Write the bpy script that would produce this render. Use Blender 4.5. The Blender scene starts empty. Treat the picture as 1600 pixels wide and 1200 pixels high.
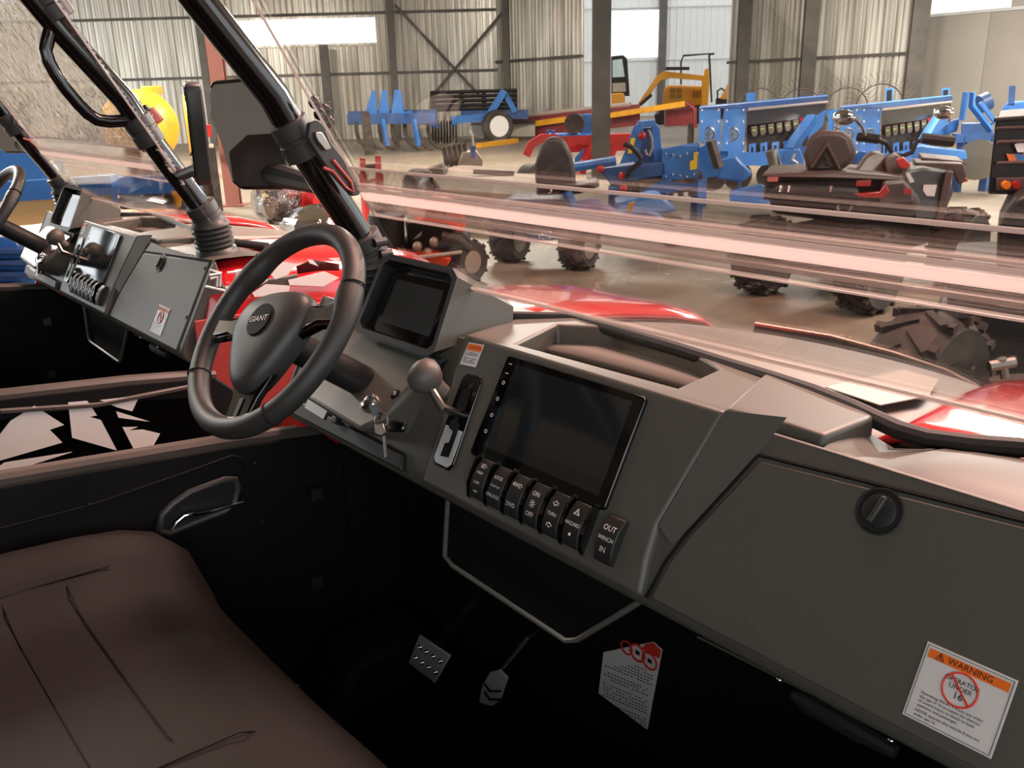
import bpy, math, random
from mathutils import Vector as V, Matrix, Euler
random.seed(7)
SC = bpy.context.scene
COL = SC.collection
PI = math.pi; Y1_ = V((0, 1, 0))
# ------------------------------------------------------------------ camera
F_PX, YAW, PIT, ROL = 1372.83, math.radians(49.486), math.radians(18.687), math.radians(-1.521)
CAM = V((0, 0, 1.55))
_f = V((-math.cos(PIT)*math.sin(YAW), math.cos(PIT)*math.cos(YAW), -math.sin(PIT)))
_r = V((math.cos(YAW), math.sin(YAW), 0)); _u = _r.cross(_f)
CR = math.cos(ROL)*_r + math.sin(ROL)*_u
CU = -math.sin(ROL)*_r + math.cos(ROL)*_u
CF = _f
cd = bpy.data.cameras.new('camera'); cam = bpy.data.objects.new('camera', cd); COL.objects.link(cam)
cam.matrix_world = Matrix(((CR.x, CU.x, -CF.x, CAM.x), (CR.y, CU.y, -CF.y, CAM.y), (CR.z, CU.z, -CF.z, CAM.z), (0, 0, 0, 1)))
cd.sensor_fit = 'HORIZONTAL'; cd.sensor_width = 36; cd.lens = F_PX/1600*36; cd.clip_start = 0.02; cd.clip_end = 400
SC.camera = cam
RC, FC = _r.copy(), V((-math.sin(YAW), math.cos(YAW), 0))     # level right / level forward of the viewer
# ------------------------------------------------------------------ light
SC.view_settings.view_transform = 'Standard'; SC.view_settings.look = 'None'
SC.view_settings.gamma = 1; SC.view_settings.use_curve_mapping = False
SC.view_settings.exposure = 1.1
w = bpy.data.worlds.new('overcast_sky'); SC.world = w; w.use_nodes = True
bg = w.node_tree.nodes['Background']; bg.inputs[0].default_value = (0.93, 0.97, 1.0, 1); bg.inputs[1].default_value = 1.25
def area(name, loc, target, sx, sy, power, col):
    l = bpy.data.lights.new(name, 'AREA'); l.shape = 'RECTANGLE'; l.size = sx; l.size_y = sy; l.energy = power; l.color = col
    o = bpy.data.objects.new(name, l); COL.objects.link(o); o.location = loc
    o.rotation_euler = (V(target)-V(loc)).to_track_quat('-Z', 'Y').to_euler(); return o
def PC(x, d, z): return RC*x + FC*d + V((0, 0, z))                 # plan position seen from the viewer
# unseen area lights added under the ceiling to brighten the hall
for i, (x, d) in enumerate(((-9, 18), (0, 18), (8, 16), (-9, 9), (9, 8))):
    area('hall_fill', PC(x, d, 5.3), PC(x, d, 0), 4.0, 1.2, 900, (1.0, .93, .82))
area('pink_fill', (-.5, 4.4, 5.2), (-.6, 2.6, 0), 2.6, 1.2, 230, (1.0, .62, .53))  # added pink fill for the glow on dash top and hood
area('pink_fill', (-2.0, 2.6, 5.2), (-2.0, 1.6, 0), 2.4, 1.2, 150, (1.0, .60, .51))  # added pink fill above the neighbour's red side
# ------------------------------------------------------------------ helpers
def C(h):
    h = h.lstrip('#'); o = []
    for i in (0, 2, 4):
        c = int(h[i:i+2], 16)/255; o.append(c/12.92 if c <= .04045 else ((c+.055)/1.055)**2.4)
    return (*o, 1)
def mat(name, col, rough=.5, metal=0, bump=None, var=None, coat=0, spec=None, emit=None, sheen=None):
    m = bpy.data.materials.new(name); m.use_nodes = True; nt = m.node_tree; b = nt.nodes['Principled BSDF']
    c = C(col) if isinstance(col, str) else (*col, 1)
    b.inputs['Base Color'].default_value = c; b.inputs['Roughness'].default_value = rough; b.inputs['Metallic'].default_value = metal
    if coat: b.inputs['Coat Weight'].default_value = coat; b.inputs['Coat Roughness'].default_value = .06
    if spec is not None: b.inputs['Specular IOR Level'].default_value = spec
    if emit: b.inputs['Emission Color'].default_value = c; b.inputs['Emission Strength'].default_value = emit
    tc = nt.nodes.new('ShaderNodeTexCoord')
    if bump:
        sc, st = bump[0], bump[1]
        n = nt.nodes.new('ShaderNodeTexNoise'); n.inputs['Scale'].default_value = sc; n.inputs['Detail'].default_value = 4
        bp = nt.nodes.new('ShaderNodeBump'); bp.inputs['Strength'].default_value = st; bp.inputs['Distance'].default_value = bump[2] if len(bump) > 2 else .002
        nt.links.new(tc.outputs['Object'], n.inputs['Vector']); nt.links.new(n.outputs[0], bp.inputs['Height']); nt.links.new(bp.outputs[0], b.inputs['Normal'])
    if var:                                                     # (scale, colour2, amount low, high, stretch)
        n = nt.nodes.new('ShaderNodeTexNoise'); n.inputs['Scale'].default_value = var[0]; n.inputs['Detail'].default_value = 5
        mp = nt.nodes.new('ShaderNodeMapping'); mp.inputs['Scale'].default_value = var[4] if len(var) > 4 else (1, 1, 1)
        cr = nt.nodes.new('ShaderNodeMapRange'); cr.inputs[1].default_value = var[2]; cr.inputs[2].default_value = var[3]
        mx = nt.nodes.new('ShaderNodeMix'); mx.data_type = 'RGBA'; mx.inputs[6].default_value = c; mx.inputs[7].default_value = C(var[1])
        nt.links.new(tc.outputs['Object'], mp.inputs[0]); nt.links.new(mp.outputs[0], n.inputs['Vector']); nt.links.new(n.outputs[0], cr.inputs[0])
        nt.links.new(cr.outputs[0], mx.inputs[0]); nt.links.new(mx.outputs[2], b.inputs['Base Color'])
    return m
def glass(name, tint=(1, 1, 1), refl=1.0, rough=.02, bump=None, base=.03):
    m = bpy.data.materials.new(name); m.use_nodes = True; nt = m.node_tree; nt.nodes.clear()
    o = nt.nodes.new('ShaderNodeOutputMaterial'); t = nt.nodes.new('ShaderNodeBsdfTransparent'); g = nt.nodes.new('ShaderNodeBsdfGlossy')
    t.inputs[0].default_value = (*tint, 1); g.inputs['Roughness'].default_value = rough
    lw = nt.nodes.new('ShaderNodeLayerWeight'); lw.inputs[0].default_value = .35
    mu = nt.nodes.new('ShaderNodeMath'); mu.operation = 'MULTIPLY_ADD'; mu.inputs[1].default_value = refl*.5; mu.inputs[2].default_value = base; mu.use_clamp = True
    mx = nt.nodes.new('ShaderNodeMixShader'); nt.links.new(lw.outputs['Fresnel'], mu.inputs[0]); nt.links.new(mu.outputs[0], mx.inputs[0])
    nt.links.new(t.outputs[0], mx.inputs[1]); nt.links.new(g.outputs[0], mx.inputs[2]); nt.links.new(mx.outputs[0], o.inputs[0])
    if bump:
        tc = nt.nodes.new('ShaderNodeTexCoord'); n = nt.nodes.new('ShaderNodeTexNoise'); n.inputs['Scale'].default_value = bump[0]; n.inputs['Detail'].default_value = 2
        bp = nt.nodes.new('ShaderNodeBump'); bp.inputs['Strength'].default_value = bump[1]; bp.inputs['Distance'].default_value = .01
        nt.links.new(tc.outputs['Object'], n.inputs['Vector']); nt.links.new(n.outputs[0], bp.inputs['Height']); nt.links.new(bp.outputs[0], g.inputs['Normal'])
    return m
class MB:
    def __init__(s): s.v = []; s.f = []
    def add(s, v, f):
        k = len(s.v); s.v += [V(p) for p in v]; s.f += [[i+k for i in q] for q in f]; return s
    def box(s, p, q):
        (a, b, c), (d, e, g) = p, q
        return s.add([(a,b,c),(d,b,c),(d,e,c),(a,e,c),(a,b,g),(d,b,g),(d,e,g),(a,e,g)], [(3,2,1,0),(4,5,6,7),(0,1,5,4),(1,2,6,5),(2,3,7,6),(3,0,4,7)])
    def prism(s, pts, vec, cap=True):
        n = len(pts); pts = [V(p) for p in pts]; vec = V(vec)
        f = [[i, (i+1) % n, (i+1) % n+n, i+n] for i in range(n)]
        if cap: f += [list(range(n))[::-1], list(range(n, 2*n))]
        return s.add(pts + [p+vec for p in pts], f)
    def obox(s, c, ax, ay, az, hx, hy, hz):
        c = V(c); P = [c + ax*(i*hx) + ay*(j*hy) + az*(k*hz) for k in (-1, 1) for i, j in ((-1,-1),(1,-1),(1,1),(-1,1))]
        return s.add(P, [(3,2,1,0),(4,5,6,7),(0,1,5,4),(1,2,6,5),(2,3,7,6),(3,0,4,7)])
    def tube(s, path, r, n=10, closed=False, sq=False, ref=None):
        path = [V(p) for p in path]; m = len(path); rs = r if isinstance(r, (list, tuple)) else [r]*m
        if sq: n = 4
        rings = []; prev = V(ref) if ref else None
        for i, p in enumerate(path):
            if closed: t = (path[(i+1) % m]-path[i-1])
            else: t = path[min(i+1, m-1)]-path[max(i-1, 0)]
            t.normalize()
            a = prev if prev is not None else (V((0,0,1)) if abs(t.z) < .9 else V((1,0,0)))
            b = t.cross(a).normalized(); a = b.cross(t).normalized(); prev = a
            k = 1
            if not closed and 0 < i < m-1:
                d1 = (path[i]-path[i-1]).normalized(); c2 = max(.5, math.sqrt((1+d1.dot((path[i+1]-path[i]).normalized()))/2)); k = 1/c2 if m < 6 else 1
            off = PI/4 if sq else 0
            rings.append([p + (a*math.cos(2*PI*j/n+off) + b*math.sin(2*PI*j/n+off))*rs[i]*k*(1.414 if sq else 1) for j in range(n)])
        vs = [q for g in rings for q in g]; fs = []
        for i in range(m if closed else m-1):
            for j in range(n):
                a0 = i*n+j; a1 = i*n+(j+1) % n; i2 = (i+1) % m; fs.append((a0, a1, i2*n+(j+1) % n, i2*n+j))
        if not closed: fs += [list(range(n))[::-1], list(range((m-1)*n, m*n))]
        return s.add(vs, fs)
    def lathe(s, prof, o, axis, n=16, ref=None, a0=0, a1=2*PI):
        o = V(o); ax = V(axis).normalized(); a = V(ref) if ref else (V((0,0,1)) if abs(ax.z) < .9 else V((1,0,0)))
        b = ax.cross(a).normalized(); a = b.cross(ax).normalized(); full = abs(a1-a0-2*PI) < 1e-6; k = n if full else n+1
        vs = [o + ax*h + (a*math.cos(a0+(a1-a0)*j/n) + b*math.sin(a0+(a1-a0)*j/n))*r for r, h in prof for j in range(k)]
        fs = []
        for i in range(len(prof)-1):
            for j in range(n):
                j2 = (j+1) % k; fs.append((i*k+j, i*k+j2, (i+1)*k+j2, (i+1)*k+j))
        if full: fs += [list(range(k))[::-1], list(range((len(prof)-1)*k, len(prof)*k))]
        return s.add(vs, fs)
    def torus(s, o, axis, R, r, n=24, m=8, ref=None, a0=0, a1=2*PI):
        prof = [(R + r*math.cos(2*PI*j/m), r*math.sin(2*PI*j/m)) for j in range(m+1)]
        o = V(o); ax = V(axis).normalized(); a = V(ref) if ref else (V((0,0,1)) if abs(ax.z) < .9 else V((1,0,0)))
        b = ax.cross(a).normalized(); a = b.cross(ax).normalized(); full = abs(a1-a0-2*PI) < 1e-6
        pts = [o + (a*math.cos(a0+(a1-a0)*i/n) + b*math.sin(a0+(a1-a0)*i/n))*R for i in range(n if full else n+1)]
        return s.tube(pts, r, m, closed=full, ref=tuple(ax))
    def sphere(s, o, r, n=14, m=9, sc=(1, 1, 1)):
        o = V(o); vs = []; fs = []
        for i in range(m+1):
            t = PI*i/m
            for j in range(n):
                p = 2*PI*j/n; vs.append(o + V((r*sc[0]*math.sin(t)*math.cos(p), r*sc[1]*math.sin(t)*math.sin(p), r*sc[2]*math.cos(t))))
        for i in range(m):
            for j in range(n): fs.append((i*n+j, (i+1)*n+j, (i+1)*n+(j+1) % n, i*n+(j+1) % n))
        return s.add(vs, fs)
    def grid(s, rows):
        n = len(rows[0]); vs = [p for r in rows for p in r]
        return s.add(vs, [(i*n+j, i*n+j+1, (i+1)*n+j+1, (i+1)*n+j) for i in range(len(rows)-1) for j in range(n-1)])
    def build(s, name, m, parent=None, smooth=35, bevel=0, sub=0, solid=0, seg=2, base=None):
        me = bpy.data.meshes.new(name); o0 = V((0, 0, 0))
        if parent is not None: o0 = parent.get('_o') and V(parent['_o']) or V((0, 0, 0))
        if base is not None: o0 = V(base)
        me.from_pydata([tuple(p-o0) for p in s.v], [], s.f); me.validate()
        for p in me.polygons: p.use_smooth = True
        if smooth: me.set_sharp_from_angle(angle=math.radians(smooth))
        else:
            for p in me.polygons: p.use_smooth = False
        o = bpy.data.objects.new(name, me); COL.objects.link(o); me.materials.append(m)
        if parent is not None: o.parent = parent; o['_o'] = tuple(o0)
        elif base is not None: o.location = o0; o['_o'] = tuple(o0)
        if solid: d = o.modifiers.new('solid', 'SOLIDIFY'); d.thickness = solid; d.offset = -1
        if bevel: d = o.modifiers.new('bevel', 'BEVEL'); d.width = bevel; d.segments = seg; d.limit_method = 'ANGLE'; d.angle_limit = math.radians(30)
        if sub: d = o.modifiers.new('sub', 'SUBSURF'); d.levels = d.render_levels = sub
        return o
def tag(o, label=None, cat=None, group=None, kind=None):
    for k, v in (('label', label), ('category', cat), ('group', group), ('kind', kind)):
        if v: o[k] = v
    return o
def thing(name, label, cat, loc=(0, 0, 0), group=None):
    o = bpy.data.objects.new(name, None); COL.objects.link(o); o.location = loc; o['_o'] = tuple(loc); o.empty_display_size = .1
    return tag(o, label, cat, group)
def copy_tree(o, parent=None):
    c = o.copy(); COL.objects.link(c)
    if parent is not None: c.parent = parent
    for ch in list(o.children): copy_tree(ch, c)
    return c
_tc = {}
def txt_verts(s, size, bold=False):
    k = (s, size)
    if k not in _tc:
        cu = bpy.data.curves.new('t', 'FONT'); cu.body = s; cu.size = size; cu.align_x = 'CENTER'; cu.align_y = 'CENTER'; cu.resolution_u = 2
        ob = bpy.data.objects.new('t', cu); COL.objects.link(ob); me = bpy.data.meshes.new_from_object(ob.evaluated_get(bpy.context.evaluated_depsgraph_get()))
        _tc[k] = ([v.co.copy() for v in me.vertices], [list(p.vertices) for p in me.polygons])
        bpy.data.objects.remove(ob); bpy.data.curves.remove(cu); bpy.data.meshes.remove(me)
    return _tc[k]
def put_txt(mb, s, size, o, ax, ay, sx=1.0):
    v, f = txt_verts(s, size); o = V(o); mb.add([o + ax*p.x*sx + ay*p.y for p in v], f); return mb
# pixel of the photograph (1600x1200) -> point
def ray(x, y): return CR*((x-800)/F_PX) - CU*((y-600)/F_PX) + CF
def W(x, y, d): r = ray(x, y); return CAM + r*(d/r.dot(FC))
def UX(x, y, X): r = ray(x, y); return CAM + r*((X-CAM.x)/r.x)
def UY(x, y, Y): r = ray(x, y); return CAM + r*((Y-CAM.y)/r.y)
def UZ(x, y, Z): r = ray(x, y); return CAM + r*((Z-CAM.z)/r.z)
def UP(x, y, o, n): r = ray(x, y); return CAM + r*((V(o)-CAM).dot(n)/r.dot(n))
def gd(x, y): return UZ(x, y, 0).dot(FC)
# ------------------------------------------------------------------ materials
M_blackpl = mat('black_plastic', '#3a3937', .42, bump=(900, .12, .0006))
M_dash = mat('dash_plastic', '#524f48', .44, bump=(1400, .15, .0005))
M_soft = mat('dark_plastic', '#1e1e1d', .5, bump=(700, .1, .0006))
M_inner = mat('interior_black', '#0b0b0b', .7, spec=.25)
M_gloss = mat('gloss_black', '#070707', .08, coat=.4)
M_rubber = mat('rubber', '#161616', .65, bump=(300, .2, .001))
M_tyre = mat('tyre_rubber', '#302b29', .7, var=(9, '#4d4139', .45, .75), bump=(80, .3, .003))
M_leather = mat('leather', '#33312f', .40, bump=(1100, .5, .0008))
M_seat = mat('seat_vinyl', '#181412', .68, spec=.25, bump=(600, .3, .0008))
M_steelblk = mat('black_tube', '#100d0d', .16, coat=.5)
M_chrome = mat('chrome', '#e8e8e8', .12, 1)
M_steel = mat('steel', '#9a948c', .35, 1)
M_silver = mat('silver_paint', '#c9cccc', .35, .5)
M_redpaint = mat('red_paint', '#c81a20', .18, coat=.8)
M_redmat = mat('red_plastic', '#a63c38', .45)
M_white = mat('white_decal', '#e9e4df', .35)
M_paper = mat('sticker_paper', '#d9d6d3', .3, bump=(160, .08, .001))
M_ink = mat('ink_black', '#1a1a1a', .5)
M_orange = mat('orange_print', '#ee7222', .4)
M_redink = mat('red_print', '#d33a2b', .4)
M_print = mat('white_print', '#f4f2ec', .5)
M_pedal = mat('pedal_alloy', '#a7abb0', .45)
M_glass = glass('windscreen_sheet', (.96, .95, .94), 1.0, .015, base=.02)
M_film = glass('filmed_windscreen', (.93, .92, .90), 1.3, .10, bump=(34, 1.0), base=.16)

def translucent(name, col, k=.6, gloss=.25):
    m = bpy.data.materials.new(name); m.use_nodes = True; nt = m.node_tree; b = nt.nodes['Principled BSDF']; o = nt.nodes['Material Output']
    b.inputs['Base Color'].default_value = C(col); b.inputs['Roughness'].default_value = gloss
    t = nt.nodes.new('ShaderNodeBsdfTranslucent'); t.inputs[0].default_value = C(col); mx = nt.nodes.new('ShaderNodeMixShader'); mx.inputs[0].default_value = k
    nt.links.new(b.outputs[0], mx.inputs[1]); nt.links.new(t.outputs[0], mx.inputs[2]); nt.links.new(mx.outputs[0], o.inputs[0]); return m
M_strip = translucent('frosted_strip', '#fbf4f3', .6, .2)
M_edge = translucent('sheet_edge', '#d8d0cc', .55, .08)
M_mirror = mat('mirror_glass', '#dfe3e6', .015, 1)
M_blue = mat('blue_paint', '#2c68b0', .42, coat=.15, var=(3, '#3473bb', .4, .6))
M_dblue = mat('dark_blue_paint', '#284f87', .45, var=(4, '#213f6c', .4, .65))
M_redmach = mat('machine_red', '#c0231f', .42, var=(5, '#9c1d1a', .4, .7))
M_dred = mat('dark_red_paint', '#7f2a2e', .5, var=(4, '#6b2024', .4, .7))
M_yellow = mat('yellow_paint', '#e3a522', .42, var=(4, '#cf901a', .4, .7))
M_excav = mat('excavator_yellow', '#e39a1c', .4)
M_iron = mat('dark_iron', '#3a332e', .6, .3, var=(8, '#5a4a3c', .45, .7))
M_blackmach = mat('machine_black', '#1d1a19', .5, spec=.3)
M_seatblk = mat('black_vinyl', '#38332f', .5)
M_atv = mat('atv_plastic', '#4b3c38', .55, spec=.3, bump=(500, .1, .001))
M_rim = mat('wheel_rim', '#c9ccd0', .35, .4)
M_rimdirty = mat('dirty_rim', '#a08f80', .5, .3)
M_wood = mat('board_wood', '#80674f', .65, var=(3, '#6a543f', .4, .7, (1, 8, 1)))
M_ored = mat('orange_red_paint', '#f0501e', .3, coat=.4)
M_wrap = glass('plastic_wrap', (.62, .59, .57), 1.6, .16, bump=(18, 1.0), base=.45)
M_cream = mat('cream_plastic', '#b5ac9a', .5)
M_pipe = mat('steel_pipe_paint', '#c7b8ad', .35, .3)
M_gate = mat('galvanised', '#dedad0', .28, .45, var=(1.6, '#aea89c', .40, .62, (6, 6, .16)), bump=(40, .12, .004))
M_yardw = mat('pale_sheet', '#eef0ee', .5, .1)
M_col = mat('column_paint', '#57544f', .55, .2, var=(2, '#6b6660', .4, .7))
M_colred = mat('primer_paint', '#8f5a4e', .6)
M_door = mat('grey_panel', '#8c8882', .55, var=(.7, '#827d77', .35, .7))
M_pane = mat('bright_window', '#ffffff', .5, emit=2.2)
M_lamp_o = mat('amber_lens', '#e77a16', .2, coat=.5)
M_lamp_r = mat('red_lens', '#9c1f1c', .2, coat=.5)
M_ylabel = mat('yellow_label', '#f0cf2c', .4)
M_goldfoil = mat('brass_sheet', '#efcf98', .25, .35, bump=(6, .3, .01))
# floor: brushed, dusty concrete
def floor_mat():
    m = mat('dusty_concrete', '#8a7661', .5, bump=(25, .1, .004)); nt = m.node_tree; b = nt.nodes['Principled BSDF']
    tc = nt.nodes.new('ShaderNodeTexCoord'); n = nt.nodes.new('ShaderNodeTexNoise'); n.inputs['Scale'].default_value = .35; n.inputs['Detail'].default_value = 8
    n2 = nt.nodes.new('ShaderNodeTexNoise'); n2.inputs['Scale'].default_value = 3; n2.inputs['Detail'].default_value = 8
    r = nt.nodes.new('ShaderNodeValToRGB'); r.color_ramp.elements[0].color = C('#675d52'); r.color_ramp.elements[1].color = C('#92836f')
    r.color_ramp.elements[0].position = .35; r.color_ramp.elements[1].position = .65
    ad = nt.nodes.new('ShaderNodeMath'); ad.operation = 'MULTIPLY_ADD'; ad.inputs[1].default_value = .35; ad.inputs[2].default_value = 0
    a2 = nt.nodes.new('ShaderNodeMath'); a2.operation = 'MULTIPLY_ADD'; a2.inputs[1].default_value = .65
    nt.links.new(tc.outputs['Object'], n.inputs[0]); nt.links.new(tc.outputs['Object'], n2.inputs[0]); nt.links.new(n2.outputs[0], ad.inputs[0])
    nt.links.new(n.outputs[0], a2.inputs[0]); nt.links.new(ad.outputs[0], a2.inputs[2]); nt.links.new(a2.outputs[0], r.inputs[0]); nt.links.new(r.outputs[0], b.inputs['Base Color'])
    return m
M_floor = floor_mat()
# ------------------------------------------------------------------ hall
fl = MB().add([PC(-40, -14, 0), PC(40, -14, 0), PC(40, 70, 0), PC(-40, 70, 0)], [(0, 1, 2, 3)]).build('floor', M_floor); tag(fl, 'dusty tan concrete floor of the machinery hall', kind='structure')
ce = MB().prism([PC(-21, -7, 5.7), PC(15, -7, 5.7), PC(15, 31, 5.7), PC(-21, 31, 5.7)], (0, 0, .15)).build('ceiling', mat('roof_sheet', '#a9a59c', .5, .4)); tag(ce, 'sheet metal roof over the hall', kind='structure')
def sheet_mesh(name, wdt, h, pitch=.198, m=M_gate):
    """one corrugated sheet, local x along the wall, z up"""
    mb = MB(); xs = []; n = max(1, round(wdt/pitch)); pitch = wdt/n
    for i in range(n):
        for a, b in ((0, 0), (.34, 0), (.44, 1), (.66, 1), (.76, 0)): xs.append(((i+a)*pitch, -b*.045))
    xs.append((wdt, 0)); mb.grid([[V((x, y, 0)) for x, y in xs], [V((x, y, h)) for x, y in xs]])
    me = bpy.data.meshes.new(name); me.from_pydata([tuple(p) for p in mb.v], [], mb.f); me.materials.append(m); return me
def wall(name, a, b, n, h, label, m=M_gate, holes={}, pitch=.198):
    """corrugated wall from plan a=(x,d) to b; holes: sheet index -> (z0,z1)"""
    A = PC(a[0], a[1], 0); B = PC(b[0], b[1], 0); L = (B-A).length; ang = math.atan2(B.y-A.y, B.x-A.x); wdt = L/n
    r = thing(name, label, None, A); r.rotation_euler.z = ang; r['kind'] = 'structure'
    full = sheet_mesh('panel', wdt, h, pitch, m)
    for i in range(n):
        if i in holes:
            z0, z1 = holes[i]; k = ('h', round(z0, 2), round(z1, 2))
            segs = [(0, z0), (z1, h)]
        else: segs = [(0, h)]
        for z0, z1 in segs:
            if z1-z0 < .01: continue
            me = full if (z0 == 0 and z1 == h) else sheet_mesh('panel', wdt, z1-z0, pitch, m)
            o = bpy.data.objects.new('panel', me); COL.objects.link(o); o.parent = r; o.location = (i*wdt, random.uniform(-.012, .012), z0)
    def rail(z, t=.05, mm=M_col):
        mb = MB().box((0, -.1, z), (L, -.05, z+t*1.6)); o = mb.build('girt', mm); o.parent = r
    return r, rail, L
zw0, zw1 = 3.0, 3.84
wa, rail, L = wall('wall_back', (-.2-.99*19, 31), (-.2, 31), 19, 5.7, 'galvanised corrugated sheet wall with a long bright window', holes={i: (zw0, zw1) for i in range(10, 15)})
for z in (2.05, 3.9): rail(z)
wb, rail, L = wall('wall_far', (-.2, 31), (2.33, 27), 5, 5.7, 'bright corrugated sheet wall between two dark columns'); rail(2.3)
wc, rail, L = wall('wall_right', (7.0, 29), (10.3, 23.4), 7, 5.7, 'corrugated sheet wall behind the hay rake wheels'); rail(2.05)
# window strip in the back wall
xw0, xw1 = -.2-.99*9, -.2-.99*4
wn = MB().prism([PC(xw0, 31.02, zw0), PC(xw1, 31.02, zw0), PC(xw1, 31.02, zw1), PC(xw0, 31.02, zw1)], FC*.02).build('window_1', M_pane); tag(wn, 'long bright strip window high in the sheet wall', kind='structure')
fr = MB()
for z in (zw0, zw1): fr.tube([PC(xw0, 30.93, z), PC(xw1, 30.93, z)], .04, sq=True)
fr.build('window_frame', M_gate).parent = wn
wr = MB().prism([V((-14, -9, 0)), V((3.2, -9, 0)), V((3.2, -9, 5.7)), V((-14, -9, 5.7))], Y1_*-.1).build('added_rear_wall', mat('rear_sheet', '#57534d', .6)); tag(wr, 'unseen grey wall added behind the vehicles for the mirror reflection', kind='structure')  # unseen, added so the side mirror reflects something dull
# smooth grey panels right of the wall
dv = (V((3.3, -5.6))).normalized(); p0 = V((10.36, 23.3))
dr = thing('wall_panels', 'smooth grey sliding door panels at the right end of the wall', None, PC(p0.x, p0.y, 0)); dr['kind'] = 'structure'
for i in range(4):
    a = p0+dv*(i*1.75+.01); b = p0+dv*(i*1.75+1.74)
    MB().prism([PC(a.x, a.y, 0), PC(b.x, b.y, 0), PC(b.x, b.y, 2.9), PC(a.x, a.y, 2.9)], FC*.06).build('panel', M_door, dr)
a = p0; b = p0+dv*7
MB().prism([PC(a.x, a.y, 2.9), PC(b.x, b.y, 2.9), PC(b.x, b.y, 2.97), PC(a.x, a.y, 2.97)], -FC*.05).build('girt', M_silver, dr)
b = p0+dv*2.2
tag(MB().prism([PC(a.x, a.y, 2.97), PC(b.x, b.y, 2.97), PC(b.x, b.y, 5.7), PC(a.x, a.y, 5.7)], FC*.04).build('window_2', mat('pale_window', '#e8efe6', .4, emit=.75)), 'pale translucent panel above the grey door', kind='structure')
a = b; b = p0+dv*8
so = MB().prism([PC(a.x, a.y, 2.97), PC(b.x, b.y, 2.97), PC(b.x, b.y, 5.7), PC(a.x, a.y, 5.7)], FC*.04).build('wall_sign', mat('grey_sign', '#8f8b86', .5)); tag(so, 'grey board with a white letter above the door panels', kind='structure')
tm = MB(); q = p0+dv*2.55; put_txt(tm, 'L', .42, PC(q.x, q.y, 3.28)-FC*.06, (RC*dv.x+FC*dv.y), V((0, 0, 1))); o = tm.build('lettering', M_white, so)
# columns and bracing
def column(x0, x1, d, label, m=M_col, name='column', h=5.7, zt=None):
    a = W(x0, 140, d).dot(RC); b = W(x1, 140, d).dot(RC); wd = b-a; c = (a+b)/2; wv = wd; wd_ = .14
    r = thing(name, label, 'column', PC(c, d, 0)); t = .02
    MB().prism([PC(a, d, 0), PC(b, d, 0), PC(b, d+t, 0), PC(a, d+t, 0)], (0, 0, h)).build('flange', m, r)
    MB().prism([PC(a, d+wd_, 0), PC(b, d+wd_, 0), PC(b, d+wd_+t, 0), PC(a, d+wd_+t, 0)], (0, 0, h)).build('flange', m, r)
    MB().prism([PC(c-.012, d+t, 0), PC(c+.012, d+t, 0), PC(c+.012, d+wd_, 0), PC(c-.012, d+wd_, 0)], (0, 0, h)).build('web', m, r)
    MB().prism([PC(a-.08, d-.08, 0), PC(b+.08, d-.08, 0), PC(b+.08, d+.26, 0), PC(a-.08, d+.26, 0)], (0, 0, .025)).build('base_plate', m, r)
    return r
column(926, 954, 15.6, 'thick grey steel column standing in the middle of the hall')
column(611, 622, 30.2, 'dark steel column right of the bright strip window')
column(787, 797, 30.2, 'dark steel column at the corner beside the crossed braces')
column(504, 517, 30.2, 'dark narrow column below the strip window', h=2.98)
column(1150, 1168, 27.6, 'dark column right of the open gateway with excavators')
column(1250, 1272, 25.2, 'dark steel column among the hay rake wheels')
column(1414, 1440, 22.6, 'wide dark column beside the grey door panels')
column(330, 352, 13.0, 'reddish primed column behind the two vehicles', M_colred)
column(318, 329, 30.2, 'dark green column left of the reddish column')
for i, (p, q, l) in enumerate((((617, 8), (748, 148), 'thin steel brace falling to the right'), ((788, 16), (682, 142), 'thin steel brace rising to the right'))):
    o = MB().tube([W(*p, 30.6-.1*i), W(*q, 30.6-.1*i)], .045, 6).build('wall_brace', M_col); tag(o, l+' on the back wall', 'brace')
# yard seen through the gateway
yw, rail, L = wall('wall_yard', (3.0, 46), (13.0, 46), 10, 7.0, 'pale corrugated fence of the yard beyond the gateway', M_yardw, holes={2: (2.75, 4.9), 3: (2.75, 4.9), 4: (2.75, 4.9)}, pitch=.33); rail(2.6, .06, M_yardw); rail(5.0, .06, M_yardw)
tag(MB().tube([PC(7.75, 45.7, 0), PC(7.75, 45.7, 7)], .14, sq=True).build('yard_post', M_col), 'grey post in front of the pale yard fence', 'post')
# ------------------------------------------------------------------ side-by-side vehicle (foreground), then copied for its neighbour
XC, SH = -.76, 1.883                         # vehicle centre line, spacing to the neighbour
X1, Y1, Z1 = V((1, 0, 0)), V((0, 1, 0)), V((0, 0, 1))
TI = math.radians(61); DT = V((0, math.cos(TI), math.sin(TI))); DN = V((0, -math.sin(TI), math.cos(TI)))
def D(x, s, o=0): return V((x, .746, 1.118)) + DT*s + DN*o
def FP(px, py, o=0): return UP(px, py, V((0, .746, 1.118))+DN*o, DN)
def DX(px, py, o=0): p = FP(px, py, o); return p.x, (p-V((0, .746, 1.118))).dot(DT)
utv = thing('utility_vehicle', 'black side-by-side utility vehicle in the foreground, seen from its open passenger side', 'vehicle', (XC, .55, 0), 'side-by-side vehicles')
def mir(p): return V((2*XC-p.x, p.y, p.z))
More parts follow.
